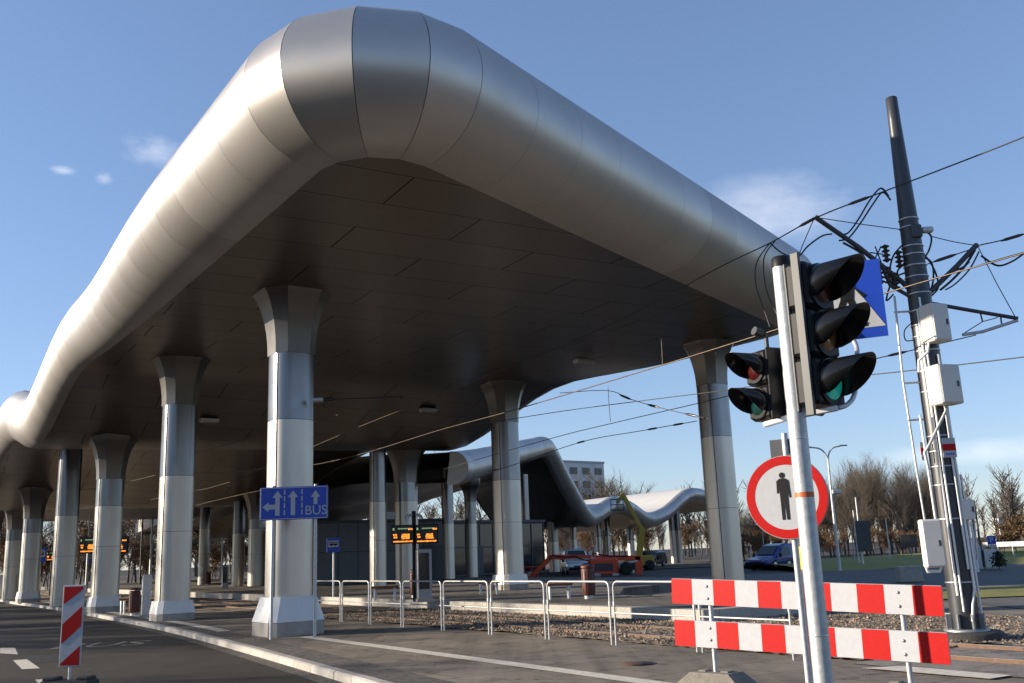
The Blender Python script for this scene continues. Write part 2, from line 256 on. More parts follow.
# ------------------------------------------------------------------ mesh helpers
class MB:
    def __init__(s): s.v = []; s.f = []; s.sharp = []
    def add(s, vs, fs, smooth=False):
        k = len(s.v); s.v += [tuple(v) for v in vs]
        for f in fs: s.f.append(tuple(i+k for i in f)); s.sharp.append(smooth)
        return s
    def box(s, c, d, rz=0, ax=None, bev=0.0):
        """c centre, d full size; ax optional 3x3 axes; bev chamfers the vertical edges and rims"""
        hx, hy, hz = d[0]/2, d[1]/2, d[2]/2; mtx = ax or Matrix.Rotation(rz, 3, 'Z'); c = Vector(c)
        if bev <= 0:
            P = [(x, y, z) for z in (-hz, hz) for x, y in ((-hx,-hy),(hx,-hy),(hx,hy),(-hx,hy))]
            F = [(3,2,1,0),(4,5,6,7),(0,1,5,4),(1,2,6,5),(2,3,7,6),(3,0,4,7)]
        else:
            e = min(bev, hx*.95, hy*.95, hz*.95); P = []
            def ring(ix, iy, z, k):
                x, y = ix, iy; return [(-x+k,-y,z),(x-k,-y,z),(x,-y+k,z),(x,y-k,z),(x-k,y,z),(-x+k,y,z),(-x,y-k,z),(-x,-y+k,z)]
            for z, i in ((-hz, e), (-hz+e, 0), (hz-e, 0), (hz, e)): P += ring(hx-i, hy-i, z, e*.8 if i == 0 else e*.5)
            F = [tuple(range(7,-1,-1)), tuple(range(24,32))]
            for r_ in range(3):
                for i in range(8): j = (i+1) % 8; F.append((r_*8+i, r_*8+j, r_*8+8+j, r_*8+8+i))
        return s.add([c + mtx @ Vector(p) for p in P], F)
    def tube(s, pts, rad, n=8, caps=True, smooth=True):
        pts = [Vector(p) for p in pts]; N = len(pts); rr = rad if isinstance(rad, (list, tuple)) else [rad]*N
        V = []; prev = None
        for i, p in enumerate(pts):
            t = (pts[min(i+1, N-1)] - pts[max(i-1, 0)])
            t = t.normalized() if t.length > 1e-9 else Vector((0,0,1))
            if prev is None:
                u = t.orthogonal().normalized()
                if abs(t.z) < .999: u = Vector((0,0,1)).cross(t).normalized()
            else:
                u = prev - t*prev.dot(t); u = u.normalized() if u.length > 1e-6 else t.orthogonal().normalized()
            prev = u; w = t.cross(u)
            k = 1.0
            if 0 < i < N-1:
                c = (pts[i]-pts[i-1]).normalized().dot((pts[i+1]-pts[i]).normalized()); k = 1/max(.5, math.sqrt(max(.05, (1+c)/2)))
            for j in range(n):
                a = 2*math.pi*j/n; V.append(p + (u*math.cos(a) + w*math.sin(a))*rr[i]*(k if n > 4 else 1))
        F = [(i*n+j, i*n+(j+1) % n, (i+1)*n+(j+1) % n, (i+1)*n+j) for i in range(N-1) for j in range(n)]
        s.add(V, F, smooth)
        if caps: s.add(V[:n], [tuple(range(n-1,-1,-1))]); s.add(V[-n:], [tuple(range(n))])
        return s
    def lathe(s, prof, n=24, c=(0,0,0), smooth=True):
        V = [(c[0]+r*math.cos(2*math.pi*j/n), c[1]+r*math.sin(2*math.pi*j/n), c[2]+z) for r, z in prof for j in range(n)]
        F = [(i*n+j, i*n+(j+1) % n, (i+1)*n+(j+1) % n, (i+1)*n+j) for i in range(len(prof)-1) for j in range(n)]
        s.add(V, F, smooth)
        if prof[-1][0] > 1e-4: s.add(V[-n:], [tuple(range(n))])
        if prof[0][0] > 1e-4: s.add(V[:n], [tuple(range(n-1,-1,-1))])
        return s
    def prism(s, poly, z0, z1):
        n = len(poly); V = [(x, y, z0) for x, y in poly] + [(x, y, z1) for x, y in poly]
        return s.add(V, [tuple(range(n-1,-1,-1)), tuple(range(n, 2*n))] + [(i, (i+1) % n, n+(i+1) % n, n+i) for i in range(n)])
    def plate(s, poly, y0, y1):
        """polygon in x-z (seen from -y, counter-clockwise) extruded from y0 (front) to y1"""
        n = len(poly); V = [(x, y0, z) for x, z in poly] + [(x, y1, z) for x, z in poly]
        return s.add(V, [tuple(range(n)), tuple(range(2*n-1, n-1, -1))] + [((i+1) % n, i, n+i, n+(i+1) % n) for i in range(n)])
    def xf(s, mtx): s.v = [tuple(mtx @ Vector(v)) for v in s.v]; return s
    def build(s, name, m, parent=None, loc=None):
        me = bpy.data.meshes.new(name); me.from_pydata(s.v, [], s.f); me.polygons.foreach_set('use_smooth', s.sharp); me.update()
        me.materials.append(m); o = bpy.data.objects.new(name, me); COL.objects.link(o)
        if parent: o.parent = parent
        if loc: o.location = loc
        return o
def uv_along(o):
    """each quad runs (start, end, end, start): u follows the rim, v goes round it"""
    uv = o.data.uv_layers.new(name='along')
    for p in o.data.polygons:
        for k, li in enumerate(p.loop_indices): uv.data[li].uv = ((0,0),(1,0),(1,1),(0,1))[k % 4]
    return o
def tag(o, label=None, cat=None, group=None, kind=None):
    if label: o['label'] = label
    if cat: o['category'] = cat
    if group: o['group'] = group
    if kind: o['kind'] = kind
    return o
def thing(name, label, cat, loc=(0,0,0), rz=0, group=None):
    o = bpy.data.objects.new(name, None); COL.objects.link(o); o.location = loc; o.rotation_euler = (0, 0, rz); o.empty_display_size = .3
    return tag(o, label, cat, group)
def struct(name, mb, m): return tag(mb.build(name, m), kind='structure')
def copy_tree(o, parent=None):
    c = o.copy(); COL.objects.link(c)
    if parent: c.parent = parent
    for ch in list(o.children): copy_tree(ch, c)
    return c
def text_mb(txt, size, ext=.002):
    cu = bpy.data.curves.new('lettering', 'FONT'); cu.body = txt; cu.size = size; cu.align_x = 'CENTER'; cu.align_y = 'CENTER'; cu.extrude = ext; cu.resolution_u = 4
    o = bpy.data.objects.new('lettering', cu); COL.objects.link(o); me = bpy.data.meshes.new_from_object(o)
    mb = MB(); mb.add([v.co.copy() for v in me.vertices], [tuple(p.vertices) for p in me.polygons])
    bpy.data.objects.remove(o); bpy.data.meshes.remove(me); bpy.data.curves.remove(cu); return mb
UPR = Matrix.Rotation(R(90), 4, 'X')                   # x-y lettering -> upright, facing -y
def circle(r, n=40, cx=0, cz=0): return [(cx+r*math.cos(2*math.pi*i/n), cz+r*math.sin(2*math.pi*i/n)) for i in range(n)]
def ringplate(r0, r1, y0, y1, n=48):
    mb = MB(); V = []
    for y in (y0, y1):
        for r in (r0, r1): V += [(r*math.cos(2*math.pi*i/n), y, r*math.sin(2*math.pi*i/n)) for i in range(n)]
    F = []
    for i in range(n):
        j = (i+1) % n; F += [(i, n+i, n+j, j), (2*n+j, 3*n+j, 3*n+i, 2*n+i), (n+i, 3*n+i, 3*n+j, n+j), (j, 2*n+j, 2*n+i, i)]
    return mb.add(V, F)
def lerp(a, b, k): return a+(b-a)*k
def strip(pts, offs0, offs1, z):
    """flat band along a polyline between two sideways offsets"""
    P = [Vector((p[0], p[1], 0)) for p in pts]; V = []
    for i, p in enumerate(P):
        t = (P[min(i+1, len(P)-1)] - P[max(0, i-1)]).normalized(); nrm = Vector((t.y, -t.x, 0))
        for o_ in (offs0, offs1): q = p + nrm*o_; V.append((q.x, q.y, z))
    return MB().add(V, [(2*i, 2*i+1, 2*i+3, 2*i+2) if offs1 < offs0 else (2*i+1, 2*i, 2*i+2, 2*i+3) for i in range(len(P)-1)])
def resample(pts, step):
    P = [Vector((p[0], p[1], 0)) for p in pts]; out = [P[0]]; acc = 0
    for a, b in zip(P, P[1:]):
        d = (b-a).length; k = step-acc
        while k <= d: out.append(a + (b-a)*(k/d)); k += step
        acc = (acc + d) % step
    return out
def smooth_line(pts, it=2):
    P = [Vector((p[0], p[1], 0)) for p in pts]
    for _ in range(it):
        Q = [P[0]]
        for a, b in zip(P, P[1:]): Q += [a*.75+b*.25, a*.25+b*.75]
        Q.append(P[-1]); P = Q
    return P

# ================================================================== SETTING
# base ground: one sheet to the horizon
gm = MB(); gm.add([(-1500,-600,-.12),(1500,-600,-.12),(1500,2000,-.12),(-1500,2000,-.12)], [(0,1,2,3)])
struct('ground', gm, M['asphalt'])
# road kerb line (far left to near right) with the rounded corner beside the camera
kp = [(-60, 108), (-33.1, 62.75), (-21.0, 45.5), (-13.9, 34.3), (-9.9, 28.0), (-6.44, 21.95), (-3.5, 16.6), (-1.75, 13.35)]
kp += [(-1.05, 12.15), (-.35, 11.3), (.7, 10.45), (2.2, 9.4), (4.4, 7.9), (8.5, 5.1), (20, -2.8)]
KERB = resample(smooth_line(kp, 2), .5)
edge = [(p.x, p.y) for p in KERB]
pav = MB(); poly = edge + [(60, 30), (60, 220), (-60, 220)]
def fill_poly(poly, z, name, m, kind='structure'):
    bm = bmesh.new(); vs = [bm.verts.new((x, y, z)) for x, y in poly]; f = bm.faces.new(vs)
    bmesh.ops.triangulate(bm, faces=[f]); bmesh.ops.recalc_face_normals(bm, faces=bm.faces)
    for f in bm.faces:
        if f.normal.z < 0: f.normal_flip()
    me = bpy.data.meshes.new(name); bm.to_mesh(me); bm.free(); me.materials.append(m); o = bpy.data.objects.new(name, me); COL.objects.link(o); return tag(o, kind=kind)
fill_poly(edge + [(60, -3), (60, 26), (20, 26), (-8, 60), (-40, 110)], 0.0, 'pavement', M['paving'])
# kerb stones
kb = MB(); step = 2
for i in range(0, len(KERB)-step, step):
    a, b = KERB[i], KERB[i+step]; t = (b-a).normalized(); n = Vector((t.y, -t.x, 0)); g = t*.006
    w0, w1 = .0, .17
    P = [a+g+n*w1, b-g+n*w1, b-g-n*w0, a+g-n*w0]
    zt = .006 + rnd.uniform(-.003, .003)
    V = [(p.x, p.y, -.125) for p in P] + [(lerp(p.x, (a.x+b.x)/2, .0), p.y, zt - (.02 if k < 2 else 0)) for k, p in enumerate(P)]
    Q = [a+g+n*(w1-.03), b-g+n*(w1-.03)]; V += [(q.x, q.y, zt) for q in Q]
    kb.add(V, [(0,1,5,4), (4,5,9,8), (8,9,6,7), (1,2,6,9,5), (3,0,4,8,7), (2,3,7,6)])
struct('road_kerb', kb, M['granite'])
struct('road_kerb_gutter', strip(KERB, .18, .46, -.116), M['block'])
# band of small blocks between kerb and white line, then the white line
struct('block_paving_band', strip(KERB, -.02, -.62, .004), M['block'])
wl = [tuple(G(*q))[:2] for q in ((112, 612.5), (130, 615), (190, 624.5), (225, 631.5))]
wl2 = [tuple(G(*q))[:2] for q in ((305, 637), (390, 648), (480, 660), (570, 672), (650, 683))]; d_ = Vector(wl2[-1])-Vector(wl2[-2]); wl2.append(tuple(Vector(wl2[-1])+d_*.9))
wl0 = [(-40, 72), (-26.5, 55), (-19, 43.5), wl[0]]
mk = strip(wl0[:-1]+wl, -.16, .16, .008); m2 = strip(wl2, -.15, .15, .008); mk.add(m2.v, m2.f)
struct('pavement_edge_line', mk, M['roadpaint'])
# road markings: dashes and lettering
dm = MB()
for q in (((0,648),(15,648),(18,654.5),(0,653.5)), ((13,660.5),(27,659.5),(40,668.5),(22,669.5)), ((35,680),(52,678.5),(66,689),(46,691))):
    P = [G(*p, -.12) for p in q]; dm.add([(p.x, p.y, -.115) for p in P], [(3,2,1,0)])
struct('lane_dashes', dm, M['roadpaint'])
tb = text_mb('BUS', 1.55, .0005)
# lettering lies on the lane, its letters running across the road (read by drivers coming towards us)
c0, c1 = G(108, 647.5, -.12), G(150, 645.5, -.12)
dirx = (c1-c0); dirx.z = 0; dirx.normalize(); diry = Vector((-dirx.y, dirx.x, 0))
mtx = Matrix((dirx*.80, diry*1.25, Vector((0,0,1)))).transposed().to_4x4(); mtx.translation = Vector((G(101, 645, -.12).x, G(101, 645, -.12).y, -.115))
struct('bus_lane_lettering', tb.xf(mtx), M['wornpaint'])
pm = MB()                                             # tar repair patches and a seam in the lane
for x0, y0, w_, l_ in ((-9.5, 19.5, .9, 2.2), (-5.6, 14.8, .7, 1.5), (-13.5, 24.5, 1.1, 3.0)):
    c = Vector((x0, y0, 0)); u, v = BX*w_, AX*l_; pm.add([(p.x, p.y, -.1165) for p in (c, c+u+v*.04, c+u*.96+v, c+v*.97)], [(0,1,2,3)])
struct('road_patches', pm, M['tar'])
# ballast track bed (t from 5.25 to 9.1, wider beyond the platform end), as a rough sheet with loose stones
bl = MB()
def ballast_sheet(s0, s1, t0, t1, ds):
    ns, n_t = int((s1-s0)/ds)+1, int((t1-t0)/ds)+1; V = []
    for i in range(ns+1):
        for j in range(n_t+1):
            s_, t_ = lerp(s0, s1, i/ns), lerp(t0, t1, j/n_t); p = L(s_, t_)
            V.append((p.x, p.y, .022 + .022*mnoise.noise(Vector((p.x*11, p.y*11, 3))) + .03*mnoise.noise(Vector((p.x*.9, p.y*.9, 9))) + rnd.uniform(-.008, .008)))
    bl.add(V, [(i*(n_t+1)+j, i*(n_t+1)+j+1, (i+1)*(n_t+1)+j+1, (i+1)*(n_t+1)+j) if False else (i*(n_t+1)+j, (i+1)*(n_t+1)+j, (i+1)*(n_t+1)+j+1, i*(n_t+1)+j+1)[::-1] for i in range(ns) for j in range(n_t)])
ballast_sheet(-5.2, 16, 5.25, 9.05, .075); ballast_sheet(16, 75, 5.25, 9.05, .4); ballast_sheet(-5.2, 1.45, 9.05, 13.2, .085); ballast_sheet(-12, -5.2, 8.1, 13.2, .085); ballast_sheet(-40,-12, 8.1, 13.2, .4)
for k in range(9000):
    s_ = rnd.uniform(-9, 15); t_ = rnd.uniform(5.3, 9.0) if s_ > 1.45 else (rnd.uniform(5.3, 13) if s_ > -5.2 else rnd.uniform(8.1, 13))
    p = L(s_, t_, .03); r_ = rnd.uniform(.018, .042)
    V = [p + Vector((rnd.uniform(.7,1.3)*r_*x, rnd.uniform(.7,1.3)*r_*y, rnd.uniform(.6,1.2)*r_*z)) for x, y, z in ((1,0,0),(-1,0,0),(0,1,0),(0,-1,0),(0,0,1),(0,0,-.6))]
    bl.add(V, [(0,2,4),(2,1,4),(1,3,4),(3,0,4)])
tag(bl.build('ballast', M['ballast']), 'loose brown ballast stones between the railing and the tram platform', 'gravel', kind='stuff')
# crossing panels with the rails let in
cp = MB(); P = [L(-5.2, 4.95), L(-30, 4.95), L(-30, 8.1), L(-5.2, 8.1)]; cp.add([(p.x, p.y, .012) for p in P], [(0,1,2,3)][::1]); struct('track_crossing_paving', cp, M['crosspanel'])
q = [G(*p) for p in ((862, 669.5), (903, 667.5), (1012, 677), (990, 680.5))]
wm = MB(); wm.add([(p.x, p.y, .02) for p in q], [(3,2,1,0)]); struct('stop_line', wm, M['roadpaint'])
# tram platform
def pf(poly_st, z): return [(lambda p: (p.x, p.y))(L(s_, t_)) for s_, t_ in poly_st]
PZ = .28
pl = MB().prism(pf([(1.5, 9.35), (1.5, 12.6), (9.5, 13.4), (13.5, 17), (16, 26), (90, 26), (90, 9.35)][::-1], 0), -.1, PZ-.006); struct('tram_platform', pl, M['platform'])
pk = MB(); s_ = 1.46
while s_ < 80:
    e_ = s_+1.0; P = [L(s_+.006, 9.05), L(e_-.006, 9.05), L(e_-.006, 9.42), L(s_+.006, 9.42)]; z_ = PZ + rnd.uniform(-.003, .003)
    pk.add([(p.x, p.y, -.1) for p in P] + [(p.x, p.y, z_) for p in P], [(4,5,6,7)[::-1],(0,1,5,4),(1,2,6,5),(3,0,4,7),(2,3,7,6)]); s_ = e_
t_ = 9.43
while t_ < 12: 
    P = [L(1.46, t_), L(1.46, t_+.99), L(1.8, t_+.99), L(1.8, t_)]; pk.add([(p.x, p.y, -.1) for p in P] + [(p.x, p.y, PZ) for p in P], [(7,6,5,4)[::-1],(0,1,5,4)[::-1],(1,2,6,5)[::-1],(3,0,4,7)[::-1]]); t_ += 1.0
struct('platform_kerb', pk, M['granite'])
# light path, grass strips and road on the right
def band(name, y0, y1, x0, x1, z, m, skew=0.0):
    mb = MB(); n = 24; V = []
    for i in range(n+1):
        x = lerp(x0, x1, i/n); V += [(x, y0+skew*x+.25*mnoise.noise(Vector((x*.2, y0, 1))), z), (x, y1+skew*x+.25*mnoise.noise(Vector((x*.2, y1, 2))), z)]
    mb.add(V, [(2*i, 2*i+2, 2*i+3, 2*i+1) for i in range(n)]); return struct(name, mb, m)
band('footpath', 20.8, 26.2, 11.0, 60, .012, M['lightroad'])
band('footpath_kerb', 20.45, 20.8, 10.8, 60, .03, M['granite'])
band('grass_verge', 26.2, 31.5, 10.5, 90, .04, M['grass'])
band('far_road', 31.8, 56, 9, 160, .0, M['asphaltfar'])
band('far_road_kerb', 31.5, 31.8, 10, 90, .05, M['granite'])
gg = MB(); nx, ny = 50, 16; V = []
for i in range(nx+1):
    for j in range(ny+1):
        x, y = lerp(17, 130, i/nx), lerp(56, 85, j/ny); k = min(1, j/5)
        V.append((x, y, .02+k*(.25+.012*max(0, x-26)*min(1, j/ny*1.5)) + .08*mnoise.noise(Vector((x*.3, y*.3, 0)))))
gg.add(V, [(i*(ny+1)+j, (i+1)*(ny+1)+j, (i+1)*(ny+1)+j+1, i*(ny+1)+j+1) for i in range(nx) for j in range(ny)], True)
struct('grass_field', gg, M['grass'])
band('woodland_floor', 85, 260, -200, 200, -.06, M['soil'])

# ================================================================== MAIN CANOPY
KEYS = [(-30, 8.0), (12, 8.1), (19.6, 8.42), (27.6, 6.40), (34.5, 7.8), (41, 7.1), (51, 5.2), (60, 6.9), (70, 5.4), (84, 7.2)]
def lin(u):
    for (a, za), (b, zb) in zip(KEYS, KEYS[1:]):
        if u <= b: return lerp(za, zb, (u-a)/(b-a))
    return KEYS[-1][1]
def prof(s_, t_):
    u = s_ + .21*(t_-8.7)*min(1, max(0, (s_-10)/6)); w = 1.7
    return sum(lin(u+w*(k/4)) for k in range(-4, 5))/9
WID, OBL, SMAX = 17.4, 5.6, 78.0
def corner_path():
    """plan outline in (t, s): left edge towards the camera, rounded corner, oblique end, rounded corner, right edge away"""
    def fillet(p0, p1, p2, r_, n):
        a = (p0-p1).normalized(); b = (p2-p1).normalized(); half = a.angle(b)/2; d = r_/math.tan(half); bis = (a+b).normalized(); c = p1 + bis*(r_/math.sin(half))
        v0 = p1+a*d-c; v1 = p1+b*d-c; ang = v0.angle(v1); out = []
        sg = 1 if v0.x*v1.y-v0.y*v1.x > 0 else -1
        for i in range(n+1):
            t = sg*ang*i/n; out.append(c + Vector((v0.x*math.cos(t)-v0.y*math.sin(t), v0.x*math.sin(t)+v0.y*math.cos(t))))
        return out
    Pl, Pa, Pb, Pr = Vector((0, SMAX)), Vector((-.32, -1.2)), Vector((WID, OBL-.3)), Vector((WID, SMAX))
    fa = fillet(Pl, Pa, Pb, 1.15, 4); fb = fillet(Pa, Pb, Pr, 1.7, 4)
    def seg(a, b, ln): n = max(1, round((b-a).length/ln)); return [a + (b-a)*(i/n) for i in range(n)]
    return seg(Pl, fa[0], 1.42) + fa[:-1] + seg(fa[-1], fb[0], 1.5) + fb[:-1] + seg(fb[-1], Pr, 1.42) + [Pr]
PATH = corner_path()
canopy = thing('canopy', 'huge silver wave-roofed station canopy with rounded rim over the tram and bus stops', 'canopy', ORG, TH)
def rim_ring(i):
    p = PATH[i]; a = PATH[max(0, i-1)]; b = PATH[min(len(PATH)-1, i+1)]
    d0 = (p-a).normalized() if i > 0 else (b-p).normalized(); d1 = (b-p).normalized() if i < len(PATH)-1 else d0
    t = (d0+d1).normalized(); n = Vector((t.y, -t.x))                     # outward for this running direction
    k = 1/max(.6, n.dot(Vector((d0.y, -d0.x))))
    return p, n*k, prof(p.y, p.x)
NPH = 22
def radii(s_):
    k = min(1, max(0, (s_-6)/14)); k = k*k*(3-2*k); return lerp(1.34, .78, k), lerp(1.235, 1.17, k)
def ring_pts(i, shrink=0.0, eps=0.0):
    p, n, z = rim_ring(i); out = []; RX, RZ = radii(p.y)
    for k in range(NPH+1):
        ph = R(lerp(-93, 100, k/NPH)); r_ = (RX-shrink)*math.cos(ph); out.append(Vector((p.x+n.x*r_, p.y+n.y*r_, z+RZ+(RZ-shrink)*math.sin(ph))))
    return out
fas = MB(); jt = MB()
for i in range(len(PATH)-1):
    r0, r1 = ring_pts(i), ring_pts(i+1); gl = .0035/(PATH[i+1]-PATH[i]).length; q0, q1 = [], []
    for a, b in zip(r0, r1): q0.append(a.lerp(b, gl)); q1.append(b.lerp(a, gl))
    n = NPH+1; fas.add(q0+q1, [(k, n+k, n+k+1, k+1) for k in range(NPH)], True)
    j0 = ring_pts(i, .03); fas2 = q1; 
for i in range(1, len(PATH)-1):
    r_ = ring_pts(i, .022); a = ring_pts(i-1, .022); b = ring_pts(i+1, .022); e0 = [x.lerp(y, .03) for x, y in zip(r_, a)]; e1 = [x.lerp(y, .03) for x, y in zip(r_, b)]; n = NPH+1
    jt.add(e0+e1, [(k, n+k, n+k+1, k+1) for k in range(NPH)], True)
uv_along(fas.build('rim', M['panel'], canopy)); jt.build('rim_joint', M['rimjoint'], canopy)
# soffit and roof deck: rows across between the outline
def span(s_):
    ts = []
    for a, b in zip(PATH, PATH[1:]):
        if (a.y-s_)*(b.y-s_) <= 0 and a.y != b.y: ts.append(a.x+(b.x-a.x)*(s_-a.y)/(b.y-a.y))
    return (min(ts), max(ts)) if len(ts) >= 2 else None
smin = min(p.y for p in PATH); rows = []; s_ = smin+.05
while s_ < SMAX-.2:
    rows.append(s_); s_ += .16 if s_ < 1.5 else .45
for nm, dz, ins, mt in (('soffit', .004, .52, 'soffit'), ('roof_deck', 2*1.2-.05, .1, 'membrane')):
    mb = MB(); NT = 44; V = []
    for s_ in rows:
        lo, hi = span(s_); lo += ins*.0; 
        for j in range(NT+1): t_ = lerp(lo, hi, j/NT); V.append((t_, s_, prof(s_, t_)+dz))
    F = [(i*(NT+1)+j, (i+1)*(NT+1)+j, (i+1)*(NT+1)+j+1, i*(NT+1)+j+1) for i in range(len(rows)-1) for j in range(NT)]
    if nm == 'roof_deck': F = [f[::-1] for f in F]
    mb.add(V, F, True).build(nm, M[mt], canopy)

# ------------------------------------------------------------------ columns
def rsq(h, r_, n=4):
    out = []
    for cx, cy, a0 in ((h-r_, h-r_, 0), (-h+r_, h-r_, 90), (-h+r_, -h+r_, 180), (h-r_, -h+r_, 270)):
        for k in range(n+1): a = R(a0+90*k/n); out.append((cx+r_*math.cos(a), cy+r_*math.sin(a)))
    return out
def octa(h, c): return [(h,-h+c),(h,h-c),(h-c,h),(-h+c,h),(-h,h-c),(-h,-h+c),(-h+c,-h),(h-c,-h)]
def loft(rings, smooth, caps=False):
    mb = MB(); n = len(rings[0][0]); V = [(x, y, z) for P, z in rings for x, y in P]
    F = [(i*n+j, i*n+(j+1) % n, (i+1)*n+(j+1) % n, (i+1)*n+j) for i in range(len(rings)-1) for j in range(n)]
    mb.add(V, F, smooth)
    if caps: mb.add(V[-n:], [tuple(range(n))])
    return mb
def flat_facets(mb):                                     # split so every face is its own flat panel
    m2 = MB()
    for f in mb.f: m2.add([mb.v[i] for i in f], [tuple(range(len(f)))])
    return m2
def column(pos, ztop, label, flare=True, hw=.50, base=True, zb=0.0, group='columns carrying the canopies', split=4.95, rz=TH, plinth_w=.57, ph=.56):
    c = thing('support_column', label, 'column', (pos[0], pos[1], zb), rz, group); H = ztop-zb; sc = hw/.50
    z0 = ph if base else .02
    if base:
        w = plinth_w; loft([(octa(w, .15), 0), (octa(w, .15), ph*.36)], False, True).build('concrete_footing', M['concrete'], c)
        flat_facets(loft([(octa(w+.008, .15), ph*.36+.004), (octa(hw+.03, .14), ph+.01)], False, True)).build('plinth_skirt', M['skirt'], c)
    sp = min(split-zb, H*.62); mid = lerp(z0, sp, .55)
    sec = rsq(hw, .36*sc, 6); sec2 = rsq(hw-.012, .36*sc, 6)
    cf = 1.55*sc if flare else 0.0
    sh_ = loft([(sec, z0), (sec, mid-.006)], True); up_ = loft([(sec, mid+.006), (sec, sp)], True); sh_.add(up_.v, up_.f, True); sh_.build('coated_shaft', M['colpaint'], c)
    loft([(sec2, mid-.03), (sec2, mid+.03)], True).build('shaft_joint', M['groove'], c)
    zc = H-cf
    loft([(sec, sp+.012), (sec, zc+(.0 if flare else .35))], True).build('metal_shaft', M['colmetal'], c)
    loft([(sec2, sp-.01), (sec2, sp+.03)], True).build('shaft_joint', M['groove'], c)
    g = MB(); g.box((-hw+.036*sc-.003, -hw+.2*sc, (z0+zc)/2), (.014, .018, zc-z0-.02), rz=R(20)); g.build('cover_strip', M['groove'], c)
    if flare:
        R_ = []
        for k in range(9):
            x = k/8; f = hw+.004+(.50*sc)*(1-math.sqrt(max(0, 1-(x*.93)**2)))*1.6/1.26; R_.append((octa(f, lerp(.22*sc, .40*sc*f/hw*.62, x)), zc+.004+x*(cf+.35)*.999 if x < 1 else zc+cf+.02))
        R_ = [(P, zc+.004+(cf+.05)*i/8) for i, (P, _) in enumerate(R_)]; R_.append((R_[-1][0], H+.5))
        # each of the eight sides is a separate folded panel
        cap = MB()
        for j in range(8):
            V = []; 
            for P, z in R_: (x0, y0), (x1, y1) = P[j], P[(j+1) % 8]; V += [(lerp(x0,x1,.006), lerp(y0,y1,.006), z), (lerp(x1,x0,.006), lerp(y1,y0,.006), z)]
            cap.add(V, [(2*i, 2*i+1, 2*i+3, 2*i+2) for i in range(len(R_)-1)], True)
        cap.build('capital', M['capmetal'], c)
    return c
def cz(s_, t_): return prof(s_, t_)+.004
SPL = {(8.2, 2.3): 4.93, (18.0, 2.3): 4.45, (7.9, 16.5): 5.5, (18.0, 15.1): 4.46, (27.8, 2.3): 4.1, (37.0, 2.3): 4.2}
LEFT = [(8.2, 2.3, 'nearest silver column with flared head, behind the blue lane arrow sign', True, True),
        (18.0, 2.3, 'second tall column along the kerb, flared head, square plinth', True, True),
        (27.8, 2.3, 'third flared column along the kerb with a display board behind it', True, True),
        (37.0, 2.3, 'straight column without flare under the roof valley, left of the third kerb column', False, False),
        (47.4, 2.3, 'small flared column at far left behind the blue bus stop sign', True, True),
        (56.0, 2.5, 'leftmost far column at the very left edge of the view', True, False),
        (66.0, 2.3, 'farthest column of the kerb row, barely inside the left edge', True, False)]
for s_, t_, lb, fl, ba in LEFT: column(L(s_, t_), cz(s_, t_), lb, fl, base=ba, split=SPL.get((s_, t_), 3.9), plinth_w=.67 if s_ < 10 else .58, ph=.84 if s_ < 10 else .58)
RIGHT = [(7.9, 16.5, 'tall column at the right corner of the canopy, left of the traffic light', True, False),
         (18.0, 15.1, 'middle column with white plinth on the platform, right of the display boards', True, True),
         (27.4, 15.6, 'flared column just behind the hanging display boards', True, False),
         (27.6, 14.2, 'straight column touching the left side of the flared column behind the boards', False, False),
         (46.0, 14.9, 'pair column in shade behind the blue lane sign, right one', True, False),
         (48.0, 14.4, 'pair column in shade behind the blue lane sign, left one', False, False),
         (58.0, 15.2, 'distant column half hidden by the right side of the second kerb column', False, False)]
for s_, t_, lb, fl, ba in RIGHT: column(L(s_, t_), cz(s_, t_), lb, fl, base=ba, zb=PZ if s_ > 10 else 0, split=SPL.get((s_, t_), 4.3), hw=(.45 if s_ < 10 else .50) if fl else .36)
# small lamp boxes on the soffit
lamp0 = None
for (s_, t_), lb in {(24.4, 5.2): 'small white soffit lamp box above the second kerb column', (34.5, 5.0): 'small soffit lamp box beside the roof valley on the left', (21.2, 13.4): 'soffit lamp box beside the middle platform column head', (11.6, 14.2): 'soffit lamp box left of the right corner column head', (30.5, 13.6): 'soffit lamp box above the hanging display boards'}.items():
    lm = thing('soffit_lamp', lb, 'lamp', L(s_, t_, prof(s_, t_)+.0), TH, 'lamp boxes under the canopy')
    MB().box((0,0,-.11), (.72,.36,.16), bev=.03).build('housing', M['galvmatt'], lm); MB().box((0,0,-.197), (.6,.26,.012)).build('diffuser', M['lampglass'], lm)

# ================================================================== SECOND CANOPY (beyond the platform)
EDGE2 = [(452, 468, 46), (464, 467, 49), (500, 457, 60), (530, 449.5, 70), (542, 447, 74), (548, 453, 75.5), (562, 480, 79), (582, 514, 84), (592, 517, 87), (612, 505, 92), (628, 509, 96), (646, 520, 101), (664, 514, 106), (690, 494.5, 112), (722, 504, 119)]
def crs(P, n):
    out = []
    for i in range(len(P)-1):
        p0, p1, p2, p3 = P[max(0, i-1)], P[i], P[i+1], P[min(len(P)-1, i+2)]
        for k in range(n):
            t = k/n; out.append((p1*2 + (p2-p0)*t + (p0*2-p1*5+p2*4-p3)*t*t + (p1*3-p0-p2*3+p3)*t*t*t)*.5)
    out.append(P[-1]); return out
E2 = crs([D(*q) for q in EDGE2], 4)
can2 = thing('canopy', 'smaller wavy canopy beyond the platform with pale roof and steel rim', 'canopy', (E2[8].x, E2[8].y, 0))
off2 = Vector((E2[8].x, E2[8].y, 0)); R2 = .80; n2 = 14; fr = MB()
rings = []
